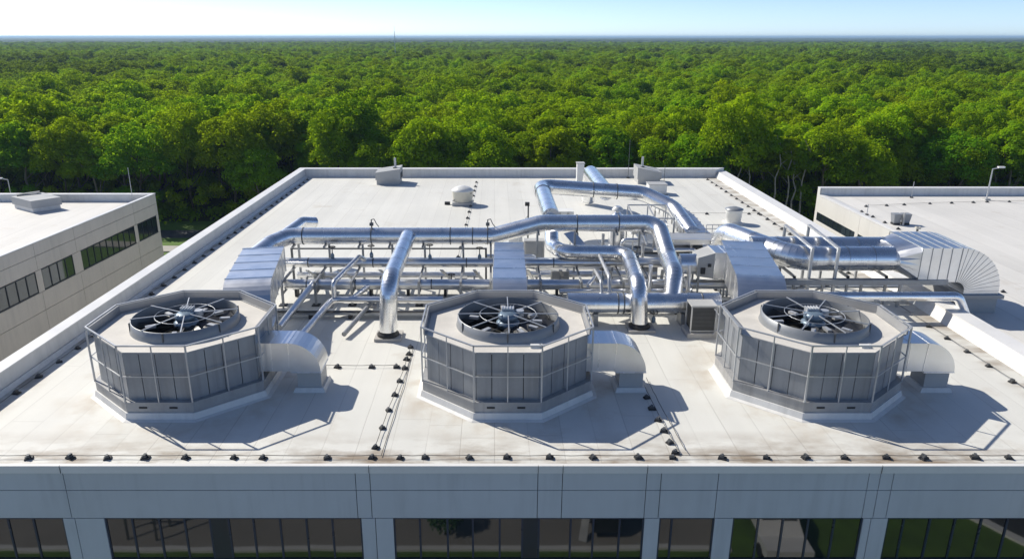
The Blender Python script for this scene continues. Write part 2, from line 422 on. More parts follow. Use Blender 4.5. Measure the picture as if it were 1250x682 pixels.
for i, (a, b_) in enumerate(piers):
    cuts = [a] + ([pj[i]] if i in pj else []) + [b_]
    for p, q in zip(cuts[:-1], cuts[1:]):
        pn.box(p + (gj if p != a else .002), q - (gj if q != b_ else .002), FY, 19.0, zb - 2.6, zw - gj)
for a, b_ in bays: pn.box(a + .004, b_ - .004, FY, 19.0, zb - 2.6, zb - .16)
for k in range(8):
    x0 = -17.95 + k * 4.834; pn.box(x0 + gj, x0 + 4.834 - gj, FY, 19.0, .2, zb - 2.6 - gj)
HB.part('panel', 'panel', pn)
mull = {0: [-16.3, -15.55, -14.79, -14.02], 1: [-11.02, -10.2, -9.43, -8.66, -8.09, -7.34, -6.53, -5.73, -4.94], 2: [-2.28, -1.44, -.67, .15, .84, 1.34, 2.31, 3.0, 3.8],
        3: [5.36 + .02], 4: [8.01, 8.76, 9.53, 10.32], 5: [12.43, 13.23, 13.99, 14.79, 15.58, 16.4, 17.2, 18.0, 18.8]}
for i, (a, b_) in enumerate(bays):
    fr = MB(); fr.box(a, b_, 18.97, 19.04, zb - .155, zb - .02)
    fr.box(a + .003, a + .05, 18.985, 19.04, zb - .02, zw - .012); fr.box(b_ - .05, b_ - .003, 18.985, 19.04, zb - .02, zw - .012)
    for m in mull[i]: fr.box(m - .03, m + .03, 18.985, 19.04, zb - .02, zw - .05)
    fr.box(a + .05, b_ - .05, 18.984, 19.04, zw - .05, zw - .012)
    w_ = HB.part('window', 'sill', fr)
    e = [a + .05] + mull[i] + [b_ - .05]
    gl = MB()
    for p, q in zip(e[:-1], e[1:]):
        t_ = random.uniform(-.004, .004)
        gl.add([(p, 19.01 + t_, zb - .03), (q, 19.01 - t_, zb - .03), (q, 19.014 - t_, zw - .03), (p, 19.014 + t_, zw - .03)], [(0, 1, 2, 3)])
    HB.part('pane', 'glass', gl, w_)
    sp = {1: (-8.66, -8.09), 2: (.84, 1.34)}.get(i)
    if sp: HB.part('spandrel', 'frame', MB().box(sp[0], sp[1], 18.992, 19.03, zb - .02, zw - .05), w_)

# ------------------------------------------------------------------ left neighbour
LB = T('office_building', (-40, 53, 0), 'beige office building beyond the left parapet with dark window bands', 'building')
def lx(y): return -29.7 - (63.6 - y) * .0585
y0, y1 = 24.0, 63.6
core = MB().prism([(-62, y0), (lx(y0) - .08, y0), (lx(y1) - .08, y1 - .08), (-62, y1 - .08)], 0, 10.3)
LB.part('wall', 'panel_warm', core)
rf = MB(); rf.prism([(-62, y0), (lx(y0) - .25, y0), (lx(y1) - .25, y1 - .5), (-62, y1 - .5)], 10.302, 10.36); LB.part('roof', 'roof_far', rf)
pp = MB().prism([(-62, y1 - .48), (lx(y1) - .3, y1 - .48), (lx(y1) - .09, y1 - .09), (-62, y1 - .09)], 10.361, 10.96); LB.part('parapet', 'flash', pp)
LB.part('coping', 'coping', MB().prism([(-62, y1 - .5), (lx(y1) - .3, y1 - .5), (lx(y1) + .02, y1 + .03), (-62, y1 + .03)], 10.96, 11.02))
LB.part('parapet', 'flash', MB().prism([(lx(y0) - .3, y0), (lx(y0) - .08, y0), (lx(y1) - .08, y1 - .1), (lx(y1) - .3, y1 - .49)], 10.361, 10.96, ))
LB.part('coping', 'coping', MB().prism([(lx(y0) - .32, y0), (lx(y0) + .03, y0), (lx(y1) + .025, y1), (lx(y1) - .295, y1 - .49)], 10.958, 11.016))
def wall_panel(mb, ya, yb, za, zb_, th=.075):
    mb.prism([(lx(ya) - th, ya), (lx(ya), ya), (lx(yb), yb), (lx(yb) - th, yb)], za, zb_)
pn = MB(); g = .015
wins = [(60.0, 63.2), (52.0, 59.5), (47.5, 51.0), (40.2, 46.9), (30.0, 39.0)]
ycuts = [24.0, 30, 39.6, 47.2, 51.6, 59.75, 63.6 - .01]
for a, b_ in zip(ycuts[:-1], ycuts[1:]):
    for c, d in ((9.12, 10.1), (10.1, 10.95), (6.3, 7.6), (4.55, 6.3), (3.0 - 2.95, 3.0)): wall_panel(pn, a + g, b_ - g, c + g, d - g)
edges = [24.0] + [e for w_ in sorted(wins) for e in w_] + [63.59]
for a, b_ in zip(edges[0::2], edges[1::2]):
    wall_panel(pn, a, b_, 7.6 + g, 9.12 - g); wall_panel(pn, a, b_, 3.0 + g, 4.55 - g)
LB.part('panel', 'panel_warm', pn)
jb = MB(); jb.prism([(lx(y0) - .079, y0), (lx(y0) - .055, y0), (lx(y1) - .055, y1 - .09), (lx(y1) - .079, y1 - .09)], .05, 10.9); LB.part('joint_backing', 'joint', jb)
for wi, (a, b_) in enumerate(wins):
    n = (4, 9, 4, 7, 10)[wi]
    for lo, hi in ((7.6, 9.12), (3.0, 4.55)):
        fr = MB(); d = .03
        for k in range(n + 1):
            yy = a + (b_ - a) * k / n; wall_panel(fr, max(a, yy - d), min(b_, yy + d), lo + g, hi - g, .05)
        wall_panel(fr, a, b_, lo + g, lo + .09, .048); wall_panel(fr, a, b_, hi - .09, hi - g, .048)
        w_ = LB.part('window', 'frame', fr)
        gl = MB(); gl.add([(lx(a) - .035, a, lo + .03), (lx(b_) - .035, b_, lo + .03), (lx(b_) - .035, b_, hi - .03), (lx(a) - .035, a, hi - .03)], [(0, 1, 2, 3)])
        LB.part('pane', 'glass_far', gl, w_)

# ------------------------------------------------------------------ right neighbour
RB = T('office_building', (45, 45, 0), 'pale office building beyond the right parapet with a narrow strip window', 'building')
RX = 26.4; RR = 11.7
RB.part('wall', 'panel_pale', MB().prism([(RX + .06, 40.2), (70, 40.2), (70, 59.5), (RX + .06, 59.5)], 0, RR - .02))
RB.part('annex_wall', 'panel_pale', MB().box(20.86, 70, 14.0, 40.0, 0, RR - .02))
RB.part('roof', 'roof_far', MB().prism([(RX + .1, 40.01), (70, 40.01), (70, 59.3), (RX + .1, 59.3)], RR - .018, RR + .04))
RB.part('annex_roof', 'roof_far', MB().box(20.862, 70, 13.9, 40.005, RR - .016, RR + .043))
RB.part('parapet', 'flash', MB().box(RX + .1, 70, 59.1, 59.5, RR + .045, RR + .62))
RB.part('coping', 'coping', MB().box(RX + .0, 70, 59.05, 59.56, RR + .622, RR + .68))
RB.part('coping', 'coping', MB().prism([(RX - .02, 40), (RX + .28, 40), (RX + .9, 59.04), (RX - .02, 59.04)], RR + .03, RR + .12, [(RX - .02, 40), (RX + .2, 40), (RX + .25, 59.04), (RX - .02, 59.04)]))
pn = MB(); yc = [40.21, 45.4, 52.0, 59.54]
for a, b_ in zip(yc[:-1], yc[1:]):
    for c, d in ((10.40, RR + .02), (.1, 9.72)): pn.box(RX, RX + .055, a + g, b_ - g, c, d)
pn.box(RX, RX + .055, 51.98, 52.45, 9.72, 10.40); pn.box(RX, RX + .055, 59.1, 59.54, 9.72, 10.40); pn.box(RX, RX + .055, 40.21, 43.0, 9.72, 10.40); pn.box(RX + .002, RX + .055, 59.06, 59.54, RR + .02, RR + .62)
RB.part('panel', 'panel_pale', pn)
for a, b_, n in ((52.45, 59.1, 9), (43.0, 51.98, 12)):
    fr = MB()
    for k in range(n + 1):
        yy = a + (b_ - a) * k / n; fr.box(RX + .01, RX + .05, max(a, yy - .03), min(b_, yy + .03), 9.75, 10.37)
    fr.box(RX + .01, RX + .05, a, b_, 9.72, 9.75); fr.box(RX + .01, RX + .05, a, b_, 10.37, 10.40)
    w_ = RB.part('window', 'frame', fr)
    RB.part('pane', 'glass_far', MB().box(RX + .025, RX + .04, a, b_, 9.75, 10.37), w_)

# ------------------------------------------------------------------ cooling towers
def octa(a, b, f, e):   # half width, half depth, half length of front flat, half length of side flat
    return [(-f, -b), (f, -b), (a, -e), (a, e), (f, b), (-f, b), (-a, e), (-a, -e)]
def off(poly, k): return [(x * k, y * k) for x, y in poly]
CY = 24.4
OB = octa(2.98, 2.75, 1.12, 1.10)
def sh(poly, cx, cy): return [(x + cx, y + cy) for x, y in poly]
tower_labels = [(-11.0, 'octagonal cooling tower nearest the left parapet'),
                (.42, 'octagonal cooling tower standing in the middle between the other two towers'),
                (11.25, 'octagonal cooling tower nearest the right parapet, beside the small dark condenser box')]
for ti, (cx, lab) in enumerate(tower_labels):
    rs = random.Random(50 + ti)
    Tw = T('cooling_tower', (cx, CY, RZ), lab, 'cooling tower', 'cooling towers in a row along the front of the roof')
    P = lambda k: sh(off(OB, k), cx, CY)
    cb = MB(); cb.prism(P(1.06), RZ + .005, RZ + .05, P(1.02)); cb.prism(P(1.015), RZ + .05, RZ + .26, P(1.0))
    Tw.part('curb', 'flash', cb)
    sl = MB().prism(P(.985), RZ + .26, RZ + .60); sl.prism(P(.995), RZ + .60, RZ + .64)
    so = Tw.part('sill', 'tsill', sl)
    for sx in (-.55, .45): Tw.part('vent_slot', 'black', MB().box(cx + sx - .13, cx + sx + .13, CY - 2.75 * .985 - .02, CY - 2.75 * .985 + .02, RZ + .41, RZ + .47), so)
    zb0, zd = RZ + .64, RZ + 2.31
    body = P(.925)
    Tw.part('plenum', 'void', MB().prism(P(.89), zb0, zd - .35))
    for i in range(8):           # eight side walls, each of upright sheets with open seams
        a = Vector(body[i]); b2 = Vector(body[(i + 1) % 8]); n = max(4, round((b2 - a).length / .52)); d = (b2 - a) / n
        nrm = Vector((d.y, -d.x)).normalized(); mb = MB()
        for k in range(n):
            s_ = .012; p0 = a + d * k + d.normalized() * s_; p1 = a + d * (k + 1) - d.normalized() * s_
            o_ = rs.uniform(-.006, .006)
            q0, q1 = p0 + nrm * o_, p1 + nrm * o_
            mb.prism([tuple(q0), tuple(q1), tuple(q1 - nrm * .05), tuple(q0 - nrm * .05)], zb0 + .002, zd + .0)
        Tw.part('side_panel', 'tpanel', mb)
    # deck with a round opening
    fr_, fc = 1.78, (cx + .05, CY - .02)
    dk = MB(); N = 64
    outer = []
    pts = P(.92)
    def ray_hit(ang):
        dx, dy = math.cos(ang), math.sin(ang); best = None
        for i in range(8):
            a = pts[i]; b2 = pts[(i + 1) % 8]; ex, ey = b2[0] - a[0], b2[1] - a[1]
            den = dx * ey - dy * ex
            if abs(den) < 1e-9: continue
            wx, wy = a[0] - fc[0], a[1] - fc[1]
            tt = (wx * ey - wy * ex) / den; uu = (wx * dy - wy * dx) / den
            if tt > 0 and -1e-6 <= uu <= 1 + 1e-6 and (best is None or tt < best): best = tt
        return (fc[0] + dx * best, fc[1] + dy * best)
    angs = sorted([2 * math.pi * k / N for k in range(N)] + [math.atan2(p[1] - fc[1], p[0] - fc[0]) % (2 * math.pi) for p in pts])
    outp = [ray_hit(a) for a in angs]; inp = [(fc[0] + fr_ * math.cos(a), fc[1] + fr_ * math.sin(a)) for a in angs]
    dk.ring_wall(outp, inp, zd - .04, zd + .02)
    Tw.part('deck', 'deck', dk)
    # upstand band on the five sides at the back and flanks
    ub = MB()
    O = P(.96); I = P(.945)
    for i in (2, 3, 4, 5, 6):
        j = (i + 1) % 8; ub.prism([O[i], O[j], I[j], I[i]], zd + .03, zd + .31)
        ub.prism([I[i], I[j], P(.925)[j], P(.925)[i]], zd - .02, zd + .035)
    Tw.part('upstand', 'tband', ub)
    # fan ring
    fs = MB(); zs0, zs1 = zd + .02, zd + .44
    prof_o = [(fr_ + .06, 0), (fr_ + .02, .10), (fr_ + .0, .35), (fr_ - .03, .36)]
    prof_i = [(fr_ - .03, .36), (fr_ - .05, .2), (fr_ - .06, -.5)]
    n = 56
    for prof in (prof_o, prof_i):
        vs = [(fc[0] + r * math.cos(2 * math.pi * k / n), fc[1] + r * math.sin(2 * math.pi * k / n), zs0 + z) for r, z in prof for k in range(n)]
        fs.add(vs, [(i * n + k, i * n + (k + 1) % n, (i + 1) * n + (k + 1) % n, (i + 1) * n + k) for i in range(len(prof) - 1) for k in range(n)], True)
    so = Tw.part('fan_shroud', 'shroud', fs)
    for k in range(6):
        a = 2 * math.pi * k / 6 + .5; p = Vector((fc[0] + (fr_ + .02) * math.cos(a), fc[1] + (fr_ + .02) * math.sin(a), 0))
        Tw.part('joint_strip', 'dsteel', MB().bar((p.x, p.y, zs0), (p.x, p.y, zs0 + .36), .04, .05), so)
    # fan: hub, blades, motor
    zf = zs0 - .06; a0 = (.2, .55, .9)[ti]
    hubm = MB().lathe((fc[0], fc[1], zf), [(.30, -.1), (.42, 0), (.42, .14), (.34, .2), (.12, .26)], 20); hub = Tw.part('fan', 'motor', hubm)
    nb = 11
    for k in range(nb):
        a = a0 + 2 * math.pi * k / nb; ca, sa = math.cos(a), math.sin(a); bm_ = MB(); vs = []
        for rr, wd_, tw in ((.36, .18, .62), (.8, .46, .5), (1.25, .50, .36), (1.66, .44, .26)):
            for side_ in (-1, 1):
                for dz in (0, .022):
                    px = rr; py = side_ * wd_ / 2 * math.cos(tw); pz = side_ * wd_ / 2 * math.sin(tw) + dz
                    vs.append((fc[0] + px * ca - py * sa, fc[1] + px * sa + py * ca, zf + .04 + pz))
        fsx = []
        for i in range(3):
            o_ = i * 4; fsx += [(o_, o_ + 4, o_ + 6, o_ + 2), (o_ + 1, o_ + 3, o_ + 7, o_ + 5), (o_, o_ + 1, o_ + 5, o_ + 4), (o_ + 2, o_ + 6, o_ + 7, o_ + 3)]
        fsx += [(0, 2, 3, 1), (12, 13, 15, 14)]
        bm_.add(vs, fsx); Tw.part('blade', 'fan', bm_, hub)
        if k % 2 == 0 or rs.random() < .4:
            cl = MB(); rr = rs.uniform(.62, 1.2)
            cl.bar((fc[0] + rr * ca, fc[1] + rr * sa, zf + .16), (fc[0] + (rr + .34) * ca, fc[1] + (rr + .34) * sa, zf + .15), .15, .10)
            Tw.part('blade_clamp', 'fanl', cl, hub)
    mt = MB().lathe((fc[0], fc[1], zf + .26), [(.34, 0), (.36, .05), (.36, .16), (.26, .22), (.10, .24)], 18)
    mo = Tw.part('motor', 'motor', mt)
    mx = MB().box(fc[0] - .22, fc[0] + .22, fc[1] + .12, fc[1] + .38, zf + .36, zf + .58)
    for q in range(5): mx.box(fc[0] - .2 + q * .1 - .012, fc[0] - .2 + q * .1 + .012, fc[1] + .10, fc[1] + .40, zf + .35, zf + .61)
    Tw.part('gearbox', 'fanl', mx, mo)
    sm_ = MB().cyl((fc[0] + .42, fc[1] + .16, zf + .3), (fc[0] + .42, fc[1] + .16, zf + .52), .15, n=12); Tw.part('gear_cover', 'fanl', sm_, mo)
    # guard spokes + wire hoop
    gz_ = zs0 + .37; gd = MB(); hp = MB()
    for k in range(8):
        a = 2 * math.pi * k / 8 + (.30, 0.0, .18)[ti] + math.pi / 2
        gd.bar((fc[0] + .2 * math.cos(a), fc[1] + .2 * math.sin(a), gz_ + .03), (fc[0] + fr_ * math.cos(a), fc[1] + fr_ * math.sin(a), gz_ + .0), .035, .03)
    gd_o = Tw.part('fan_guard', 'rail', gd)
    ring = [(fc[0] + 1.0 * math.cos(2 * math.pi * k / 32), fc[1] + 1.0 * math.sin(2 * math.pi * k / 32), gz_ + .01) for k in range(33)]
    hp.wire(ring, .012); Tw.part('guard_hoop', 'rail', hp, gd_o)
    # railing
    RL = P(.985); zr = RZ + 2.63; rl = MB(); z_mid = RZ + 1.55
    for i in range(8):
        j = (i + 1) % 8; a = RL[i]; b2 = RL[j]
        rl.bar((*a, zr), (*b2, zr), .05, .045)
    ro = Tw.part('railing', 'rail', rl)
    ml = MB()
    for i in range(8):
        j = (i + 1) % 8; ml.bar((*RL[i], z_mid), (*RL[j], z_mid), .032, .032)
    Tw.part('mid_rail', 'rail', ml, ro)
    for i in range(8):
        j = (i + 1) % 8
        for f in (0, .5):
            x = RL[i][0] + (RL[j][0] - RL[i][0]) * f; y = RL[i][1] + (RL[j][1] - RL[i][1]) * f
            Tw.part('post', 'rail', MB().bar((x, y, RZ + .64), (x, y, zr), .036 if f else .05), ro)
    # small bits on the deck
    jb = MB().box(cx + .75, cx + 1.05, CY - 2.2, CY - 2.0, zd + .02, zd + .1); jb.wire([(cx + 1.05, CY - 2.1, zd + .05), (cx + 1.15, CY - 2.0, zd + .09), (cx + 1.1, CY - 1.9, zd + .05)], .012)
    if ti: Tw.part('junction_box', 'white', jb)

    # elbow duct on the right flank
    D = T('elbow_duct', (cx + 4.1, CY - .2, RZ), ['stubby silver elbow duct joined to the left cooling tower, set on a low curb', 'stubby silver elbow duct joined to the middle cooling tower, set on a low curb', 'stubby silver elbow duct joined to the right cooling tower, set on a low curb'][ti], 'duct', 'elbow ducts beside the cooling towers')
    yc_ = CY - .22; mb = MB(); fl = []
    rduct(mb, fl, [(cx + 2.6, yc_, RZ + 1.38), (cx + 4.36, yc_, RZ + 1.38), (cx + 4.36, yc_, RZ + .80)], 1.18, 1.06, (0, 1, 0), bends=.56, arcseg=10, step=.62, fp=.015, fw=.03)
    D.part('duct', 'duct2', mb); [D.part('flange', 'duct', q_) for q_ in fl]
    cbm = MB(); cbm.box(cx + 4.0, cx + 4.84, yc_ - .44, yc_ + .44, RZ + .16, RZ + .80); D.part('base', 'unit', cbm)
    D.part('curb', 'flash', MB().prism([(cx + 3.85, yc_ - .58), (cx + 4.98, yc_ - .58), (cx + 4.98, yc_ + .58), (cx + 3.85, yc_ + .58)], RZ + .004, RZ + .17, [(cx + 3.92, yc_ - .52), (cx + 4.92, yc_ - .52), (cx + 4.92, yc_ + .52), (cx + 3.92, yc_ + .52)]))

# ------------------------------------------------------------------ big ducts behind the towers
def seg_duct(label, near, far, w, h, z, extra=None):
    D = T('air_duct', (near[0], near[1] + 1, RZ), label, 'duct', 'rectangular ducts feeding the towers')
    mb = MB(); fl = []; nx, ny = near; fx, fy = far
    d = Vector((nx - fx, ny - fy, 0)).normalized(); side = Vector((0, 0, 1)).cross(d)
    zc = z - h / 2
    p0 = Vector((fx, fy, zc)); p1 = Vector((nx, ny, zc)) - d * (h / 2)
    rduct(mb, fl, [p0, p1, p1 + Vector((0, 0, -1.15))], w, h, side, bends=h / 2 + .12, arcseg=9, step=1.3, fp=.03, fw=.05)
    D.part('duct', 'duct2', mb); [D.part('flange', 'duct', q_) for q_ in fl]
    for q in (.25, .8):
        c = p0.lerp(p1, q)
        for s_ in (-1, 1): D.part('support_leg', 'steel', MB().bar(c + side * s_ * (w / 2 - .1) + Vector((0, 0, -h / 2)), (c + side * s_ * (w / 2 - .1)).xy.to_3d() + Vector((0, 0, RZ)), .07))
    return D
seg_duct('flanged silver duct dropping behind the left cooling tower', (-9.9, 27.55), (-10.85, 33.3), 1.85, 1.15, RZ + 2.6)
seg_duct('flanged silver duct dropping behind the middle cooling tower', (.6, 27.55), (.68, 34.2), 1.38, 1.1, RZ + 2.6)
seg_duct('flanged silver duct dropping behind the right cooling tower', (10.75, 27.75), (11.95, 34.4), 1.9, 1.3, RZ + 2.6)

# ------------------------------------------------------------------ round pipes
def pipe(name, label, pts, r, bends=.7, mat='duct', cat='pipe', clamps=(), arcseg=9, step=1.25, base=None, group=None, seg=22):
    z0 = min(p[2] for p in pts); loc = base or pts[-1]
    D = T(name, (loc[0], loc[1], RZ), label, cat, group)
    mb = MB(); tube(mb, pts, r, bends, arcseg, step, seg); D.part('pipe', mat, mb)
    for p, d in clamps:
        D.part('clamp', 'dsteel', collar(MB(), p, d, r, .05, 1.06))
    return D
X = (1, 0, 0); Yv = (0, 1, 0); Z = (0, 0, 1)
# P1
y1_, za, zb_ = 35.5, RZ + 2.6, RZ + 3.25
D = pipe('steam_pipe', 'longest silver pipe crossing the roof behind the towers, with an S-bend in its middle', [(-11.3, 33.3, RZ + 2.2), (-10.9, 34.6, RZ + 2.45), (-10.2, y1_, za), (-.1, y1_, za), (2.3, y1_, zb_), (8.05, y1_, zb_), (8.15, 33.2, RZ + 2.15), (8.0, 31.2, RZ + 2.0), (7.75, 30.4, RZ + 1.0)],
     .41, [.8, .9, 1.2, 1.2, .75, .9, .9], clamps=[((x, y1_, za), X) for x in (-9.5, -6.1, -2.2, -1.1, -.35)] + [((x, y1_, zb_), X) for x in (4.05, 6.1)], base=(-1, 35.5))
# pipe stub behind its left end
pipe('pipe_stub', 'short silver pipe stub behind the left end of the long pipe', [(-11.2, 37.6, RZ + 2.0), (-10.55, 39.4, RZ + 2.35), (-10.0, 39.9, RZ + 2.2)], .30, .5, base=(-10.2, 39))
# P2
D = pipe('drop_pipe', 'thick silver pipe arching forward from the long pipe and standing between left and middle towers', [(-4.27, 35.1, RZ + 2.65), (-4.35, 28.75, RZ + 2.42), (-4.47, 28.66, RZ + .22)], .37, .85, arcseg=12, base=(-4.47, 28.66))
D.part('flange', 'black', MB().lathe((-4.47, 28.66, RZ + .12), [(.40, 0), (.46, .03), (.46, .09), (.40, .14), (.38, .22)], 24))
D.part('pad', 'conc', MB().box(-5.0, -3.9, 28.2, 29.2, RZ + .004, RZ + .13))
# P3
D = pipe('drop_pipe', 'thick silver pipe dropping onto a pad right of the middle tower', [(2.95, 45.7, RZ + 3.0), (2.95, 37.6, RZ + 2.85), (2.9, 36.2, RZ + 1.95), (3.3, 34.7, RZ + 2.0), (6.45, 34.5, RZ + 2.0), (6.15, 29.75, RZ + 1.9), (6.23, 29.58, RZ + .22)], .36, [.8, .7, .8, .75, .85], arcseg=11, base=(6.23, 29.58))
D.part('flange', 'black', MB().lathe((6.23, 29.58, RZ + .12), [(.40, 0), (.46, .03), (.46, .09), (.40, .14), (.38, .22)], 24))
D.part('pad', 'conc', MB().box(5.7, 6.85, 29.1, 30.1, RZ + .004, RZ + .13))
# T riser + P4
D = pipe('loop_pipe', 'fat silver pipe running back from the long pipe and turning right along the far side', [(2.97, 37.9, RZ + 3.0), (2.9, 46.0, RZ + 3.05), (9.4, 46.0, RZ + 2.6), (11.0, 44.4, RZ + 2.0), (11.4, 41.4, RZ + 1.2)], .47, [.8, 1.2, 1.2], arcseg=11, clamps=[((2.92, 44.0, RZ + 3.04), Yv), ((6.2, 46, RZ + 2.83), X), ((7.7, 46, RZ + 2.72), X)], base=(6, 46))
pipe('feed_pipe', 'silver pipe running straight back to the white louvred stack near the rear parapet', [(7.0, 45.8, RZ + 2.7), (7.0, 54.0, RZ + 2.6), (7.0, 54.6, RZ + .3)], .5, .8, base=(7, 54.6))
# P5
D = pipe('header_pipe', 'thick low silver header pipe between the middle and right towers', [(3.2, 30.3, RZ + .95), (9.75, 30.3, RZ + .95)], .46, clamps=[((5.35, 30.3, RZ + .95), X), ((5.6, 30.3, RZ + .95), X), ((9.0, 30.3, RZ + .95), X)], base=(6.5, 30.3))
D.part('saddle', 'steel', MB().box(4.3, 4.5, 29.95, 30.65, RZ + .004, RZ + .55)); D.part('saddle', 'steel', MB().box(8.1, 8.3, 29.95, 30.65, RZ + .004, RZ + .55))
# P6 P7
pipe('rack_pipe', 'rear of the two medium pipes laid on the rack under the long pipe', [(-10.6, 34.9, RZ + 1.4), (9.2, 34.9, RZ + 1.4)], .23, mat='pipe', step=2.4, clamps=[((x, 34.9, RZ + 1.4), X) for x in (-9.2, -6, -1.4, 2.9, 5.4)], base=(-1, 34.9))
pipe('rack_pipe', 'front of the two medium pipes laid on the rack, passing right behind the towers', [(-10.4, 33.2, RZ + .85), (11, 33.2, RZ + .85)], .235, mat='pipe', step=2.4, clamps=[((x, 33.2, RZ + .85), X) for x in (-8.9, -6.6, -3, 2.2, 5, 8.4)], base=(0, 33.2))
# P8 and legs
pipe('branch_pipe', 'thin pipe along the rack front that bends and runs forward beside the left tower', [(-2.4, 31.6, RZ + .65), (-7.4, 31.6, RZ + .65), (-7.95, 27.7, RZ + .38)], .145, .35, mat='pipe', step=1.6, base=(-5, 31.6))
pipe('branch_pipe', 'thin pipe slanting forward from the rack to the back corner of the left tower', [(-8.55, 33.0, RZ + .95), (-9.0, 28.6, RZ + .5)], .15, mat='pipe', step=1.8, base=(-8.8, 30))
pipe('branch_pipe', 'slim pipe rising from the thin front pipe and leaning back over the rack', [(-7.3, 31.6, RZ + .65), (-7.3, 31.6, RZ + 1.45), (-6.6, 34.4, RZ + 1.85), (-6.35, 34.9, RZ + 1.5)], .115, .22, mat='pipe', step=1.6, base=(-7.3, 31.6))
pipe('branch_pipe', 'short thin stub joining the front rack pipe to the thin branch pipe', [(-5.95, 33.1, RZ + .8), (-6.55, 31.6, RZ + .65)], .115, mat='pipe', base=(-6.3, 32))
pipe('branch_pipe', 'thin pipe lying low over striped shadows left of the arching pipe', [(-5.6, 32.2, RZ + .42), (-6.3, 28.6, RZ + .2)], .10, mat='steel', base=(-6, 30))
pipe('branch_pipe', 'thin pipe from behind the middle tower that bends over the right rack', [(4.9, 33.2, RZ + .95), (4.6, 32.0, RZ + 1.6), (4.2, 31.4, RZ + 1.4)], .09, .3, mat='pipe', base=(4.6, 32))
for k, (xx, lab) in enumerate(((7.0, 'grey vent pipe standing upright under the elbow of the long pipe'), (8.75, 'grey vent pipe standing upright left of the tapered duct box'))):
    D = T('vent_pipe', (xx, 31.6, RZ), lab, 'pipe'); D.part('pipe', 'pipe', MB().cyl((xx, 31.6, RZ + .1), (xx, 31.6, RZ + 2.3), .09)); D.part('foot', 'conc', MB().box(xx - .2, xx + .2, 31.4, 31.8, RZ + .004, RZ + .1))
# P11, P12 on the right
D = T('cable_duct', (16, 32.4, RZ), 'long dark steel beam duct running under the large round duct at right', 'beam')
D.part('beam', 'steel', MB().box(12.2, 20.9, 32.25, 32.55, RZ + 1.12, RZ + 1.36))
for x in (13.4, 15.2, 17.0, 18.8): D.part('leg', 'steel', MB().bar((x, 32.4, RZ), (x, 32.4, RZ + 1.12), .1))
D.part('lower_rail', 'dsteel', MB().box(12.2, 19.5, 33.1, 33.22, RZ + .9, RZ + 1.0))
pipe('return_pipe', 'slim polished pipe from behind the right tower bending down over the right parapet', [(13.2, 30.9, RZ + 1.05), (20.6, 30.9, RZ + 1.05), (21.15, 30.9, RZ + .05)], .21, .4, mat='duct', step=2.5, base=(17, 30.9))

# P10 big round ducts, transition, elbow
D = T('round_duct', (16, 33.4, RZ), 'large round silver duct at right, curving down from the upper left into the square elbow', 'duct')
mb = MB(); tube(mb, [(12.0, 38.1, RZ + .02), (12.1, 37.9, RZ + 2.2), (13.0, 35.7, RZ + 2.15), (14.2, 33.4, RZ + 2.05), (19.0, 33.4, RZ + 2.05)], .58, [.75, 1.5, 1.9], arcseg=12, step=1.15, seg=28, beadw=.04, beadr=1.03)
D.part('duct', 'duct', mb)
D2 = T('round_duct', (16, 35.0, RZ), 'second round silver duct lying behind the large right-hand one', 'duct')
mb = MB(); tube(mb, [(12.6, 35.0, RZ + 2.05), (19.0, 34.9, RZ + 2.05)], .64, step=1.3, seg=28, beadw=.04, beadr=1.03); D2.part('duct', 'duct', mb)
for x in (14.0, 16.5, 18.3):
    st = MB(); st.bar((x, 32.7, RZ + 1.36), (x, 35.7, RZ + 1.36), .1); st.bar((x, 35.6, RZ), (x, 35.6, RZ + 1.4), .1); st.bar((x, 32.75, RZ), (x, 32.75, RZ + 1.4), .1)
    D2.part('support', 'steel', st)
E_ = T('elbow_duct', (22.0, 33.6, RR), 'huge square segmented elbow duct bending down onto the right neighbouring roof', 'duct')
mb = MB(); fl = []; ym = 33.8; wE = 3.0; zE = RZ + 2.06; hE = 1.62
circ = []
# transition: rectangle to the two rounds
tr_ = MB(); n = 32
rect = []; rnd_ = []
for k in range(n):
    a = 2 * math.pi * k / n; ca, sa = math.cos(a), math.sin(a)
    rnd_.append((18.75, ym + .2 + 1.40 * ca, zE + .64 * sa))
    m_ = max(abs(ca) / 1.5, abs(sa) / .81); rect.append((19.5, ym + ca / m_, zE + sa / m_))
tr_.add(rnd_ + rect, [(i, (i + 1) % n, n + (i + 1) % n, n + i) for i in range(n)])
tr_.add(rnd_, [tuple(range(n))])
E_.part('transition', 'duct2', tr_)
rduct(mb, fl, [(19.5, ym, zE), (22.55, ym, zE), (22.55, ym, RR + .95)], wE, hE, (0, 1, 0), bends=1.25, arcseg=12, step=.42, flange_arc=True, fp=.018, fw=.03)
E_.part('duct', 'duct2', mb); [E_.part('flange', 'steel', q_) for q_ in fl]
E_.part('collar', 'steel', MB().box(21.55, 23.55, ym - 1.68, ym + 1.68, RR + .78, RR + .95))
E_.part('base', 'unit', MB().box(21.72, 23.38, ym - 1.5, ym + 1.5, RR + .045, RR + .78))
# gantries over the round ducts
for k, xx in enumerate((14.55, 15.75)):
    D = T('duct_gantry', (xx, 33, RZ), ['pale steel gantry arm over the large round duct, left one of the pair', 'pale steel gantry arm over the large round duct, right one of the pair'][k], 'bracket', 'gantry arms over the round duct')
    D.part('arm', 'rail', MB().bar((xx + .15, 36.3, RZ + 2.95), (xx, 32.55, RZ + 2.80), .13, .1))
    D.part('post', 'rail', MB().bar((xx, 32.5, RZ), (xx, 32.5, RZ + 2.85), .12)); D.part('post', 'steel', MB().bar((xx + .15, 36.3, RZ), (xx + .15, 36.3, RZ + 2.95), .12))
    D.part('brace', 'steel', MB().bar((xx, 32.55, RZ + 1.1), (xx + .12, 34.5, RZ + .1), .08))

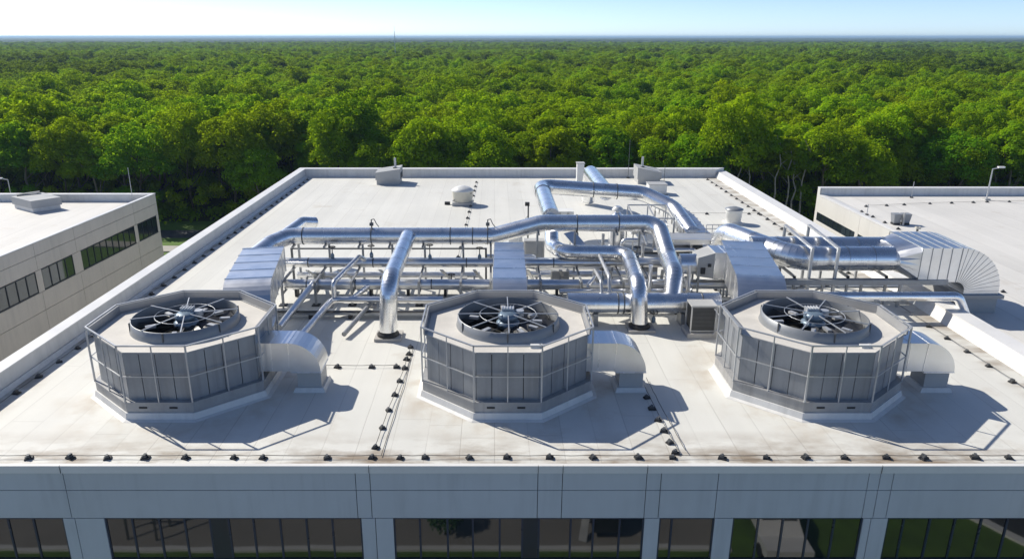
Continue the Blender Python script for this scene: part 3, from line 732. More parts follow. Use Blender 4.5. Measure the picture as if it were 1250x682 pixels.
# AHU / tapered box feeding the right-hand duct
D = T('duct_box', (10, 33.2, RZ), 'tapered metal duct box joining the flanged duct behind the right tower, with a round spigot', 'duct')
mb = MB(); fl = []
rduct(mb, fl, [(11.1, 33.2, RZ + 1.95), (10.15, 33.2, RZ + 1.95)], 1.3, 1.25, (0, 1, 0), step=.5)
D.part('duct', 'duct2', mb); [D.part('flange', 'duct', q_) for q_ in fl]
tp = MB(); A = [(10.15, 32.55, RZ + 1.33), (10.15, 33.85, RZ + 1.33), (10.15, 33.85, RZ + 2.57), (10.15, 32.55, RZ + 2.57)]
B = [(9.4, 32.65, RZ + 1.42), (9.4, 33.75, RZ + 1.42), (9.4, 33.75, RZ + 2.3), (9.4, 32.65, RZ + 2.3)]
tp.add(A + B, [(0, 1, 5, 4), (1, 2, 6, 5), (2, 3, 7, 6), (3, 0, 4, 7), (4, 5, 6, 7)]); D.part('taper', 'unit', tp)
D.part('hatch', 'louvre', MB().box(9.55, 9.75, 32.56, 32.64, RZ + 1.55, RZ + 1.85)); D.part('hatch', 'louvre', MB().box(9.85, 10.0, 32.53, 32.6, RZ + 1.9, RZ + 2.05))
D.part('spigot', 'duct', tube(MB(), [(9.4, 33.2, RZ + 1.85), (8.7, 33.2, RZ + 1.85)], .48, step=.35))
for x in (9.5, 10.9):
    for y in (32.7, 33.7): D.part('leg', 'steel', MB().bar((x, y, RZ), (x, y, RZ + 1.4), .08))

# small condenser by the right tower
D = T('condenser_unit', (8.75, 29.0, RZ), 'small condenser box with dark grille faces on a pad left of the right tower', 'condenser')
D.part('pad', 'conc', MB().box(8.05, 9.3, 28.55, 29.6, RZ + .004, RZ + .22))
x0, x1_, yy0, yy1, z0, z1_ = 8.2, 9.22, 28.7, 29.5, RZ + .26, RZ + 1.36
D.part('casing', 'dsteel', MB().box(x0 + .03, x1_ - .03, yy0 + .03, yy1 - .03, z0, z1_ - .02))
D.part('top', 'unit', MB().box(x0 - .02, x1_ + .02, yy0 - .02, yy1 + .02, z1_ - .02, z1_ + .05))
fm = MB()
for x in (x0, x1_):
    for y in (yy0, yy1): fm.bar((x, y, RZ + .22), (x, y, z1_ - .02), .05)
for z in (z0,): fm.box(x0, x1_, yy0 - .01, yy0 + .03, z, z + .05); fm.box(x0 - .01, x0 + .03, yy0, yy1, z, z + .05)
D.part('frame', 'rail', fm)
gr = MB()
for k in range(16): gr.box(x0 + .05, x1_ - .05, yy0 + .012, yy0 + .03, z0 + .08 + k * .06, z0 + .095 + k * .06)
for k in range(14): gr.box(x0 + .01, x0 + .03, yy0 + .06 + k * .05, yy0 + .075 + k * .05, z0 + .06, z1_ - .05)
D.part('grille', 'louvre', gr)
D.part('hose', 'rail', tube(MB(), [(9.1, 28.66, RZ + 1.3), (9.3, 28.5, RZ + 1.0), (9.32, 28.5, RZ + .5), (9.1, 28.55, RZ + .2)], .025, .15, 4, bead=False, seg=8))

# ------------------------------------------------------------------ rack frames
fx = [-9.95, -8.4, -6.7, -5.2, -3.55, -1.6, -.2, 2.15, 4.05, 6.0, 7.3]
names_x = ['first from the left end', 'second from the left end', 'third from the left end', 'fourth from the left end', 'behind the arching pipe', 'left of the middle duct', 'left beside the middle duct', 'right of the middle duct', 'under the raised part of the long pipe', 'beside the second drop pipe', 'under the far pipe elbow']
for x, nm in zip(fx, names_x):
    D = T('pipe_support', (x, 34.3, RZ), 'grey steel goalpost frame carrying the rack pipes, ' + nm, 'pipe support', 'frames of the pipe rack')
    top = za - .42 if x < 0 else zb_ - .42
    for y in (36.05, 32.6): D.part('post', 'steel', MB().bar((x, y, RZ + .03), (x, y, top if y > 34 else RZ + 1.15), .10))
    D.part('beam', 'steel', MB().bar((x, 36.05, RZ + 1.12), (x, 32.6, RZ + 1.12), .09)); D.part('beam', 'steel', MB().bar((x, 36.1, top), (x, 34.9, top), .09))
    D.part('beam', 'steel', MB().bar((x, 34.0, RZ + .56), (x, 32.5, RZ + .56), .08))
    for y in (36.05, 32.6): D.part('foot', 'black', MB().box(x - .18, x + .18, y - .18, y + .18, RZ + .004, RZ + .04))
D = T('rack_rail', (-5, 36.2, RZ), 'thin dark rail running level behind the rack posts under the long pipe', 'rail')
D.part('rail', 'dsteel', MB().box(-10.4, -.4, 36.15, 36.21, RZ + 1.72, RZ + 1.79)); D.part('rail', 'dsteel', MB().box(-10.4, -.4, 36.15, 36.2, RZ + .95, RZ + 1.0))
D.part('bracket', 'dsteel', MB().box(-10.4, -10.3, 36.1, 36.2, RZ + .004, RZ + 1.8)); D.part('bracket', 'dsteel', MB().box(-.5, -.4, 36.1, 36.2, RZ + .004, RZ + 1.8))
# cable trays and low beams beneath
for k, (a, b_, y, z, lab) in enumerate(((-10.2, -1.0, 31.0, .18, 'low grey cable tray in front of the left half of the rack'), (1.8, 8.4, 31.6, .3, 'low grey cable tray in front of the right half of the rack'), (-9.8, 8.6, 34.0, .35, 'long cable tray lying low beneath the rack pipes'), (9.0, 13.0, 34.9, 1.0, 'short cable tray under the tapered duct box'))):
    D = T('cable_tray', ((a + b_) / 2, y, RZ), lab, 'cable tray')
    mb = MB().box(a, b_, y - .16, y + .16, RZ + z, RZ + z + .03); mb.box(a, b_, y - .17, y - .15, RZ + z, RZ + z + .1); mb.box(a, b_, y + .15, y + .17, RZ + z, RZ + z + .1)
    D.part('tray', 'steel', mb)
    n = int((b_ - a) / 1.8)
    for i in range(n + 1):
        x = a + .15 + (b_ - a - .3) * i / n; D.part('foot', 'black', MB().box(x - .06, x + .06, y - .22, y + .22, RZ + .004, RZ + z))
    cbm = MB()
    for j in range(3): cbm.wire([(a + (b_ - a) * i / 24, y - .09 + j * .08 + random.uniform(-.012, .012), RZ + z + .05) for i in range(25)], .022)
    D.part('cable', 'wire', cbm)

# valves with hand wheels
def valve(x, y, z, label, tall=.45):
    D = T('valve', (x, y, RZ), label, 'valve', 'valves on the pipe rack')
    D.part('body', 'motor', MB().lathe((x, y, z - .16), [(.06, 0), (.09, .05), (.09, .20), (.06, .26), (.04, .30)], 12))
    D.part('stem', 'dsteel', MB().cyl((x, y, z + .1), (x, y, z + tall), .025, n=8))
    mb = MB(); ring = [(x + .16 * math.cos(2 * math.pi * k / 14), y + .16 * math.sin(2 * math.pi * k / 14), z + tall) for k in range(15)]
    mb.wire(ring, .02); mb.bar((x - .16, y, z + tall), (x + .16, y, z + tall), .02); mb.bar((x, y - .16, z + tall), (x, y + .16, z + tall), .02)
    D.part('hand_wheel', 'black', mb)
    return D
valve(-8.0, 34.9, RZ + 1.75, 'valve on the rear rack pipe left of the leaning slim pipe')
valve(-6.05, 34.75, RZ + 1.85, 'valve where the slim leaning pipe meets the rear rack pipe')
valve(-3.2, 34.9, RZ + 1.7, 'valve on the rear rack pipe just right of the arching pipe', .6)
valve(-2.1, 34.0, RZ + .62, 'black hand-wheel valve in the middle of the left rack')
valve(-.75, 34.9, RZ + 1.7, 'valve on the rear rack pipe left of the middle duct')
valve(5.1, 33.2, RZ + 1.15, 'valve on the front rack pipe behind the header pipe')
valve(7.0, 34.9, RZ + 1.75, 'valve on the rear rack pipe by the far elbow')
valve(9.6, 33.2, RZ + 1.0, 'valve on the front rack pipe under the tapered duct box', .6)
valve(6.9, 29.9, RZ + .35, 'small valve at the foot of the second drop pipe', .3)
# extra small pipework threaded through the rack
for lab, pts_, rr_, mt_ in (
    ('thin pipe at the very back of the rack, running its whole left half', [(-10.2, 36.6, RZ + 1.05), (-.6, 36.6, RZ + 1.05)], .10, 'pipe'),
    ('thin low pipe between the two medium rack pipes on the left', [(-9.6, 34.1, RZ + .72), (-.9, 34.1, RZ + .72), (-.9, 34.1, RZ + .1)], .085, 'steel'),
    ('thin low pipe in front of the rack between arching pipe and middle tower', [(-4.0, 32.2, RZ + .35), (-1.2, 32.2, RZ + .35)], .11, 'pipe'),
    ('thin pipe under the raised end of the long pipe, running to the far elbow', [(1.6, 36.2, RZ + 1.15), (7.4, 36.2, RZ + 1.15), (7.4, 34.9, RZ + 1.15)], .12, 'pipe'),
    ('thin pipe just above the header pipe, ending at the tapered duct box', [(3.0, 31.9, RZ + .95), (9.0, 31.9, RZ + .95), (9.0, 33.0, RZ + 1.2)], .11, 'pipe'),
    ('hooked riser linking header pipe and front rack pipe, left one', [(4.7, 30.6, RZ + 1.3), (4.7, 30.9, RZ + 1.75), (4.7, 33.2, RZ + 1.6), (4.7, 33.2, RZ + 1.0)], .075, 'rail'),
    ('hooked riser linking header pipe and front rack pipe, right one', [(5.05, 30.6, RZ + 1.3), (5.05, 30.9, RZ + 1.95), (5.05, 34.9, RZ + 2.0), (5.05, 34.9, RZ + 1.5)], .085, 'rail'),
    ('thin pipe dropping beside the tapered duct box', [(8.3, 34.9, RZ + 1.5), (8.3, 33.0, RZ + 1.55), (8.3, 32.6, RZ + .2)], .09, 'pipe'),
    ('low pipe behind the rear rack pipe on the right, under the S-bend end', [(1.6, 35.7, RZ + .55), (8.2, 35.7, RZ + .55)], .16, 'pipe'),
    ('low pipe behind the rear rack pipe along the left half', [(-10, 35.7, RZ + .5), (-.8, 35.7, RZ + .5)], .15, 'pipe'),
    ('pipe farthest back, running low behind the raised part of the long pipe', [(-.4, 37.6, RZ + .9), (2.2, 37.6, RZ + .9), (2.2, 37.3, RZ + .4), (8.4, 37.3, RZ + .4)], .14, 'pipe'),
    ('upright riser behind the raised part of the long pipe, left of three', [(5.6, 36.9, RZ + .05), (5.6, 36.9, RZ + 2.3)], .08, 'rail'),
    ('upright riser behind the raised part of the long pipe, middle of three', [(6.6, 37.0, RZ + .05), (6.6, 37.0, RZ + 2.0), (7.4, 37.0, RZ + 2.0)], .09, 'pipe'),
    ('upright riser behind the raised part of the long pipe, right of three', [(7.7, 36.9, RZ + .05), (7.7, 36.9, RZ + 1.8)], .08, 'rail'),
    ('thin pipe crossing low behind the condenser box', [(7.0, 32.5, RZ + .35), (12.2, 32.5, RZ + .35)], .12, 'pipe'),
    ('thin pipe level with the dark beam duct, behind it', [(11.6, 33.4, RZ + .72), (19.4, 33.4, RZ + .72)], .13, 'pipe'),
    ('thin pipe along the service platform edge', [(8.6, 38.4, RZ + 1.05), (10.9, 38.4, RZ + 1.05), (10.9, 38.4, RZ + .1)], .10, 'pipe')):
    pipe('branch_pipe', lab, pts_, rr_, .25, mat=mt_, step=1.7, seg=12, base=pts_[0])
for x, nm in zip((-9.2, -7.6, -5.6, -2.6, -1.0, 1.6, 3.2, 5.6, 8.2), ('farthest left', 'left of the leaning slim pipe', 'right of the leaning slim pipe', 'right of the arching pipe', 'left of the middle duct', 'right of the middle duct', 'under the S-bend end', 'by the hooked risers', 'left of the tapered duct box')):
    D = T('pipe_bracket', (x, 33.8, RZ), 'pale angled steel strap propping the rack pipes, ' + nm, 'bracket', 'angled straps of the pipe rack')
    D.part('strap', 'rail', MB().bar((x + .35, 36.0, RZ + .15), (x, 34.3, RZ + 1.2), .16, .05)); D.part('brace', 'steel', MB().bar((x, 34.5, RZ + .8), (x - .1, 32.4, RZ + .06), .07)); D.part('foot', 'conc', MB().box(x - .25, x + .05, 32.2, 32.55, RZ + .004, RZ + .08))
for x, y, w_, d_, h_, lab in ((-8.9, 35.6, .5, .4, .7, 'grey box between the rack posts near the left end'), (-1.7, 35.2, .6, .4, .55, 'grey box between the rack posts left of the middle duct'), (3.3, 35.6, .9, .5, .8, 'grey box behind the rack pipes below the S-bend end'), (7.9, 35.9, .7, .5, 1.0, 'grey box behind the far pipe elbow'), (12.4, 31.3, .7, .5, .6, 'grey box behind the right tower')):
    D = T('junction_box', (x, y, RZ), lab, 'box', 'grey boxes in the pipe rack')
    D.part('casing', 'unit', MB().box(x - w_ / 2, x + w_ / 2, y - d_ / 2, y + d_ / 2, RZ + .12, RZ + h_)); D.part('door', 'tpanel', MB().box(x - w_ / 2 + .05, x + w_ / 2 - .05, y - d_ / 2 - .015, y - d_ / 2, RZ + .17, RZ + h_ - .05)); D.part('base', 'conc', MB().box(x - w_ / 2 - .05, x + w_ / 2 + .05, y - d_ / 2 - .05, y + d_ / 2 + .05, RZ + .004, RZ + .12))
# relief valves on top of long pipe
for x, lab in ((-6.1, 'small relief valve with hanging chain on the left part of the long pipe'), (-.35, 'small relief valve with a bent tip just before the S-bend')):
    D = T('relief_valve', (x, y1_, RZ), lab, 'valve', 'relief valves on the long pipe')
    zt_ = za + .41
    D.part('stem', 'dsteel', MB().cyl((x, y1_, zt_ - .03), (x, y1_, zt_ + .42), .03, n=8)); D.part('body', 'dsteel', MB().box(x - .09, x + .09, y1_ - .08, y1_ + .08, zt_ + .12, zt_ + .26))
    D.part('lever', 'dsteel', MB().wire([(x, y1_, zt_ + .42), (x + .14, y1_, zt_ + .45), (x + .24, y1_, zt_ + .22), (x + .36, y1_, zt_ + .05)], .022))

# ------------------------------------------------------------------ far right cluster: platform, stepped duct, tanks
D = T('service_platform', (11.4, 39.7, RZ), 'low steel service platform with open bays behind the right tower duct', 'platform')
D.part('deck', 'rail', MB().box(9.3, 13.6, 39.0, 40.4, RZ + 1.35, RZ + 1.47)); D.part('fascia', 'duct2', MB().box(9.3, 13.6, 38.9, 39.0, RZ + 1.2, RZ + 1.5))
for x in (9.5, 10.8, 12.1, 13.4):
    D.part('leg', 'steel', MB().bar((x, 39.1, RZ), (x, 39.1, RZ + 1.3), .1)); D.part('leg', 'steel', MB().bar((x, 40.3, RZ), (x, 40.3, RZ + 1.3), .1))
rl = MB()
for z in (1.75, 1.98): rl.bar((11.9, 40.3, RZ + z), (13.6, 40.3, RZ + z), .035)
for k in range(6): rl.bar((11.9 + k * .34, 40.3, RZ + 1.47), (11.9 + k * .34, 40.3, RZ + 1.98), .03)
D.part('railing', 'rail', rl)
D.part('cabinet', 'dsteel', MB().box(9.7, 11.6, 39.3, 40.1, RZ + .1, RZ + .9)); D.part('cabinet', 'unit', MB().box(12.3, 13.1, 39.3, 40.1, RZ + .1, RZ + 1.0))
D = T('stepped_duct', (11.3, 43, RZ), 'stepped metal duct descending in flanged sections right of the far pipes', 'duct')
mb = MB(); fl = []
rduct(mb, fl, [(10.6, 47.2, RZ + 1.9), (11.5, 44.0, RZ + 1.4), (11.6, 40.8, RZ + 1.1)], 1.3, .55, (1, 0, 0), bends=.3, step=.6, arcseg=3, fp=.04)
D.part('duct', 'duct2', mb); [D.part('flange', 'duct', q_) for q_ in fl]
for x, y, z in ((10.4, 46.8, 1.6), (11.8, 44, 1.1), (11.0, 44, 1.1), (12.0, 41.2, .8)): D.part('leg', 'steel', MB().bar((x, y, RZ), (x, y, RZ + z), .08))
D = T('equipment_skid', (8.8, 42, RZ), 'cluttered equipment skid of small tanks and frames behind the far elbow of the long pipe', 'equipment')
D.part('frame', 'steel', MB().box(6.6, 10.4, 41.2, 43.6, RZ + .1, RZ + .24))
D.part('tank', 'duct', MB().lathe((7.2, 42.3, RZ + .24), [(.45, 0), (.48, .1), (.48, 1.5), (.40, 1.8), (.15, 2.0), (.15, 2.35)], 20))
D.part('tank', 'duct', tube(MB(), [(8.2, 42.9, RZ + 1.2), (10.2, 42.9, RZ + 1.2)], .42, step=.5))
D.part('tank_lid', 'white', MB().lathe((7.2, 42.3, RZ + 2.36), [(.34, 0), (.34, .06), (.2, .2)], 18))
fr2 = MB()
for x in (8.0, 9.2, 10.3):
    fr2.bar((x, 41.3, RZ + .2), (x, 41.3, RZ + 2.1), .07); fr2.bar((x, 43.5, RZ + .2), (x, 43.5, RZ + 2.4), .07)
    fr2.bar((x, 41.3, RZ + 2.1), (x, 43.5, RZ + 2.4), .07)
for y, z in ((41.3, 2.1), (43.5, 2.4), (41.3, 1.2)): fr2.bar((8.0, y, RZ + z), (10.3, y, RZ + z), .07)
D.part('rack', 'rail', fr2)
D.part('panel', 'duct2', MB().box(8.2, 10.1, 41.6, 42.4, RZ + 1.55, RZ + 1.6))
D.part('control_box', 'unit', MB().box(9.3, 10.1, 41.35, 41.6, RZ + .5, RZ + 1.2))
D.part('small_pipe', 'pipe', tube(MB(), [(6.8, 41.5, RZ + .4), (6.8, 41.5, RZ + 1.7), (8.4, 41.5, RZ + 1.7), (8.8, 41.2, RZ + .6)], .1, .25, 6, seg=12))
# leaning plates, grey trays between long pipe and loop pipe
D = T('steel_plate', (4.9, 41.4, RZ), 'pale sheet leaning under the long pipe near its right end', 'plate'); D.part('plate', 'duct2', MB().bar((4.3, 41.6, RZ + 1.2), (5.4, 40.4, RZ + .1), .9, .05)); D.part('prop', 'steel', MB().bar((4.4, 41.6, RZ), (4.4, 41.6, RZ + 1.15), .06))
D = T('louvre_screen', (6.2, 43.8, RZ), 'dark grey flat screen on legs beneath the far loop pipe', 'screen'); D.part('screen', 'tpanel', MB().box(5.3, 7.4, 44.0, 44.1, RZ + 1.1, RZ + 1.5)); D.part('frame', 'rail', MB().box(4.6, 7.5, 43.9, 44.0, RZ + 1.5, RZ + 1.6))
for x in (4.7, 7.4): D.part('leg', 'steel', MB().bar((x, 43.95, RZ), (x, 43.95, RZ + 1.5), .08))
D = T('exhaust_box', (3.9, 47.6, RZ), 'white box with vertical seams behind the loop pipe', 'box'); D.part('casing', 'white', MB().box(3.6, 5.2, 47.4, 48.4, RZ + .1, RZ + 1.1)); D.part('base', 'conc', MB().box(3.5, 5.3, 47.3, 48.5, RZ + .004, RZ + .1)); D.part('slot', 'unit', MB().box(4.2, 4.35, 47.37, 47.4, RZ + .2, RZ + 1.05)); D.part('slot', 'unit', MB().box(4.75, 4.9, 47.37, 47.4, RZ + .2, RZ + 1.05))
for k, (x, y) in enumerate(((2.2, 38.6),)):
    D = T('control_cabinet', (x, y, RZ), 'grey control cabinet behind the S-bend of the long pipe', 'cabinet'); D.part('casing', 'unit', MB().box(x - .6, x + .5, y, y + .6, RZ + .1, RZ + 1.5)); D.part('door', 'tpanel', MB().box(x - .5, x + .4, y - .02, y, RZ + .2, RZ + 1.4)); D.part('plinth', 'conc', MB().box(x - .7, x + .6, y - .1, y + .7, RZ + .004, RZ + .1))
D = T('lamp_post', (2.05, 44.2, RZ), 'short dark post with a small floodlight left of the loop pipe', 'lamp'); D.part('post', 'dsteel', MB().bar((2.05, 44.2, RZ), (2.05, 44.2, RZ + 2.2), .09)); D.part('head', 'black', MB().box(1.85, 2.12, 44.1, 44.35, RZ + 2.2, RZ + 2.4)); D.part('stay', 'steel', MB().wire([(2.05, 44.2, RZ + 1.6), (1.5, 44.2, RZ + .9), (1.4, 44.2, RZ)], .02))
D = T('guard_frame', (1.1, 44, RZ), 'low dark guard rail frame left of the floodlight post', 'rail'); fr3 = MB()
for x in (.6, 1.1, 1.6): fr3.bar((x, 44, RZ), (x, 44, RZ + .9), .05)
for z in (.45, .9): fr3.bar((.6, 44, RZ + z), (1.6, 44, RZ + z), .05)
D.part('rail', 'steel', fr3)

# ------------------------------------------------------------------ roof units
def roof_unit(label, x0, x1_, y0, y1_, z1a, z1b, pipe_x, pipe_top, flip=False):
    D = T('roof_fan_unit', ((x0 + x1_) / 2, (y0 + y1_) / 2, RZ), label, 'roof unit', 'boxed roof units by the rear parapet')
    D.part('curb', 'unit', MB().prism([(x0 + .08, y0 + .08), (x1_ - .08, y0 + .08), (x1_ - .08, y1_ - .08), (x0 + .08, y1_ - .08)], RZ + .004, RZ + .42))
    za_, zb2 = z1a, z1b
    mb = MB(); v = [(x0, y0, RZ + .42), (x1_, y0, RZ + .42), (x1_, y1_, RZ + .42), (x0, y1_, RZ + .42), (x0, y0, za_), (x1_, y0, zb2), (x1_, y1_, zb2 + .05), (x0, y1_, za_ + .05)]
    mb.add(v, [(0, 3, 2, 1), (4, 5, 6, 7), (0, 1, 5, 4), (1, 2, 6, 5), (2, 3, 7, 6), (3, 0, 4, 7)]); D.part('casing', 'unit', mb)
    lv = MB()
    for k in range(5): lv.box(x1_ - .002, x1_ + .03, y0 + .3, y1_ - .3, RZ + .5 + k * .1, RZ + .55 + k * .1)
    D.part('louvre', 'louvre', lv)
    zt_ = za_ + (zb2 - za_) * (pipe_x - x0) / (x1_ - x0)
    ym_ = (y0 + y1_) / 2
    D.part('vent_pipe', 'rail', MB().cyl((pipe_x, ym_, zt_ - .05), (pipe_x, ym_, pipe_top), .10, n=12)); D.part('pipe_seal', 'black', MB().cyl((pipe_x, ym_, zt_ - .02), (pipe_x, ym_, zt_ + .06), .2, n=12))
roof_unit('boxy roof unit with a pipe by the rear parapet, left of the drum-shaped vent', -10.15, -8.05, 62.2, 64.2, RZ + 1.05, RZ + 1.35, -8.55, RZ + 2.15)
roof_unit('boxy roof unit with a pipe by the rear parapet, right of the louvred stack', 12.2, 14.25, 62.6, 64.6, RZ + 1.4, RZ + 1.0, 12.75, RZ + 2.2)
D = T('roof_box', (13.0, 58.5, RZ), 'small white box in front of the right-hand boxy roof unit', 'box'); D.part('casing', 'white', MB().box(12.3, 13.7, 58.0, 59.2, RZ + .1, RZ + .8)); D.part('lid', 'unit', MB().box(12.25, 13.75, 57.95, 59.25, RZ + .8, RZ + .86)); D.part('base', 'conc', MB().box(12.2, 13.8, 57.9, 59.3, RZ + .004, RZ + .1))
D = T('exhaust_stack', (7.4, 59.0, RZ), 'tall white louvred exhaust stack near the rear parapet', 'stack'); D.part('stack', 'white', MB().box(6.6, 7.15, 58.8, 59.5, RZ, RZ + 2.35)); D.part('louvre_box', 'cream', MB().box(7.15, 8.3, 59.0, 59.7, RZ + .3, RZ + 1.6)); D.part('cap', 'unit', MB().box(6.55, 7.2, 58.75, 59.55, RZ + 2.35, RZ + 2.42))
lv = MB()
for k in range(4): lv.box(7.3, 8.15, 58.97, 59.0, RZ + .5 + k * .28, RZ + .62 + k * .28)
D.part('louvre', 'unit', lv)
# dome vent
dx, dy = -2.42, 54.6
D = T('dome_vent', (dx, dy, RZ), 'cream drum-shaped roof vent with a pointed cowl on the open roof left of the pipes', 'vent')
D.part('drum', 'cream', MB().lathe((dx, dy, RZ + .26), [(.68, 0), (.74, .1), (.80, .75), (.82, .8)], 12)); D.part('cowl', 'white', MB().lathe((dx, dy, RZ + 1.06), [(.84, 0), (.84, .05), (.55, .26), (.12, .38)], 12))
D.part('curb', 'unit', MB().box(dx - .75, dx + .75, dy - .7, dy + .7, RZ + .004, RZ + .26)); D.part('strap', 'dsteel', MB().bar((dx - .74, dy - .42, RZ + .35), (dx + .7, dy - .45, RZ + .95), .05))
D.part('foot', 'black', MB().box(dx - 1.35, dx - .95, dy - .2, dy + .1, RZ + .004, RZ + .2))
# round vent
dx, dy = 16.15, 48.7
D = T('round_vent', (dx, dy, RZ), 'round silver roof vent with a dark domed cap near the right parapet', 'vent')
D.part('drum', 'white', MB().lathe((dx, dy, RZ + .1), [(.50, 0), (.50, .3), (.53, .32), (.53, .6), (.55, .62), (.55, .85)], 24)); D.part('cap', 'tpanel', MB().lathe((dx, dy, RZ + .95), [(.60, 0), (.60, .05), (.35, .14), (.12, .2)], 24)); D.part('curb', 'flash', MB().box(dx - .55, dx + .55, dy - .55, dy + .55, RZ + .004, RZ + .1))
# hexagonal white vent
dx, dy = 1.1, 42.5
D = T('hexagon_vent', (dx, dy, RZ), 'white six-sided vent hood standing behind the S-bend', 'vent'); hx = lambda r: [(dx + r * math.cos(R(60 * k)), dy + r * math.sin(R(60 * k))) for k in range(6)]
D.part('hood', 'white', MB().prism(hx(.58), RZ + .15, RZ + 1.15, hx(.5))); D.part('curb', 'flash', MB().prism(hx(.7), RZ + .004, RZ + .15)); D.part('cap', 'white', MB().prism(hx(.52), RZ + 1.15, RZ + 1.35, hx(.3)))
# thin rods / aerials standing on roof
for x, y, h, lab in ((14.4, 62.2, 1.7, 'thin lightning rod beside the right-hand boxy roof unit'), (11.9, 65.4, 3.4, 'tall thin lightning rod against the rear parapet'), (13.0, 50.5, .9, 'short thin rod on the open roof right of the stepped duct')):
    D = T('lightning_rod', (x, y, RZ), lab, 'rod', 'thin rods on the main roof'); D.part('rod', 'dsteel', MB().cyl((x, y, RZ + .1), (x, y, RZ + h), .022, n=6)); D.part('base', 'black', MB().cyl((x, y, RZ + .004), (x, y, RZ + .1), .14, n=10))

# ------------------------------------------------------------------ things on the neighbours
D = T('roof_box', (-39, 59.8, 10.36), 'grey boxy skylight unit on the left neighbouring roof', 'roof unit')
q = [(-40.4, 60.6), (-37.6, 58.7), (-36.1, 60.4), (-38.7, 62.3)]
D.part('casing', 'unit', MB().prism(q, 10.72, 11.35)); D.part('curb', 'flash', MB().prism([(x + (-38.2 - x) * .08, y + (60.5 - y) * .08) for x, y in q], 10.365, 10.72)); D.part('flap', 'dsteel', MB().bar((-40.1, 60.9, 11.42), (-38.7, 61.9, 11.5), .5, .06))
def lamp(x, y, z, h, dx, label):
    D = T('street_lamp', (x, y, z), label, 'lamp', 'roof lamps on the neighbouring buildings')
    D.part('pole', 'rail', MB().cyl((x, y, z), (x, y, z + h), .06, .045, n=10)); D.part('arm', 'rail', MB().cyl((x, y, z + h), (x + dx, y, z + h + .12), .04, n=8)); D.part('head', 'white', MB().box(min(x + dx * .7, x + dx * 1.6), max(x + dx * .7, x + dx * 1.6), y - .12, y + .12, z + h + .08, z + h + .2)); D.part('base', 'unit', MB().box(x - .2, x + .2, y - .2, y + .2, z, z + .12))
lamp(-46.6, 70.0, 0, 11.0, -.7, 'tall white lamp post standing behind the left neighbouring building'); lamp(38.9, 57.4, RR + .04, 2.45, .55, 'white lamp post at the rear edge of the right neighbouring roof')
D = T('vent_hood', (27.6, 49.4, RR + .04), 'pair of dark metal vent hoods side by side on the right neighbouring roof', 'vent')
for x in (27.55, 28.2):
    D.part('hood', 'tpanel', MB().prism([(x - .2, 49.2), (x + .2, 49.2), (x + .2, 49.6), (x - .2, 49.6)], RR + .18, RR + .8, [(x - .27, 49.12), (x + .27, 49.12), (x + .27, 49.68), (x - .27, 49.68)])); D.part('base', 'black', MB().box(x - .22, x + .22, 49.18, 49.62, RR + .045, RR + .18))
D.part('pipe', 'unit', MB().cyl((27.88, 49.0, RR + .045), (27.88, 49.0, RR + .95), .06, n=8))
D = T('standpipe', (27.1, 45.9, RR + .04), 'short rusty standpipe at the left edge of the right neighbouring roof', 'pipe'); D.part('pipe', 'dsteel', MB().cyl((27.1, 45.9, RR + .044), (27.1, 45.9, RR + .75), .07, n=8)); D.part('cap', 'cream', MB().box(26.95, 27.25, 45.8, 46.0, RR + .6, RR + .75))
for x, y, h, z, lab in ((33.4, 58.2, 1.3, RR + .04, 'thin rod by the rear parapet of the right neighbouring roof'), (26.95, 52.2, .8, RR + .04, 'thin rod at the left edge of the right neighbouring roof'), (-31.4, 62.9, 3.0, 10.36, 'thin rod at the far corner of the left neighbouring roof')):
    D = T('lightning_rod', (x, y, z), lab, 'rod', 'thin rods on neighbouring roofs'); D.part('rod', 'rail', MB().cyl((x, y, z + .08), (x, y, z + h), .025, n=6)); D.part('base', 'black', MB().cyl((x, y, z + .004), (x, y, z + .08), .12, n=8))

# ------------------------------------------------------------------ cable clamps and cables
def clamp_proto():
    o = thing('cable_clamp', (0, 0, 0), 'x', 'cable clamp')
    MB().prism([(-.15, -.11), (.15, -.11), (.15, .11), (-.15, .11)], .004, .08, [(-.13, -.095), (.13, -.095), (.13, .095), (-.13, .095)]).build('block', 'black', o)
    mb = MB().box(-.095, .055, -.07, .07, .08, .15); mb.box(-.05, .03, -.075, .075, .15, .20); mb.build('clip', 'dsteel', o)
    return o
CP = clamp_proto(); first = [True]
def clamp(x, y, z, label, group):
    global CP
    if first[0]: o = CP; first[0] = False
    else: o = copy_tree(CP)
    o.location = (x, y, z); o.rotation_euler = (0, 0, random.uniform(-.5, .5)); s = random.uniform(.72, .9); o.scale = (s, s, s * .85)
    o['label'] = label; o['group'] = group
def cable_run(pts, label, z=RZ, dz=.115, name='cable'):
    mb = MB(); P_ = []
    for (a, b2) in zip(pts[:-1], pts[1:]):
        for k in range(4):
            f = k / 4; P_.append((a[0] + (b2[0] - a[0]) * f + random.uniform(-.005, .005), a[1] + (b2[1] - a[1]) * f + random.uniform(-.005, .005), z + dz - .02 * math.sin(math.pi * f)))
    P_.append((*pts[-1], z + dz))
    mb.wire(P_, .011, 5)
    tag(mb.build(name, 'wire', None, (pts[0][0], pts[0][1], z)), label, 'cable')
front = [-16.4, -15.2, -13.96, -12.73, -11.6, -10.47, -9.26, -7.81, -6.94, -5.02, -3.67, -2.83, -2.09, -.76, .37, 1.65, 2.95, 4.31, 5.34, 6.82, 8.15, 9.33, 10.49, 11.75, 12.85, 14.41, 15.41, 16.6]
for x in front: clamp(x, 19.33 + random.uniform(-.02, .02), RZ, 'black clamp block in the row along the front roof edge', 'clamps along the front roof edge')
cable_run([(x, 19.33) for x in front], 'thin dark cable along the front roof edge')
lf = [(-16.95 + (y - 22) * .0106, y) for y in np.arange(20.9, 64.5, 1.32)]
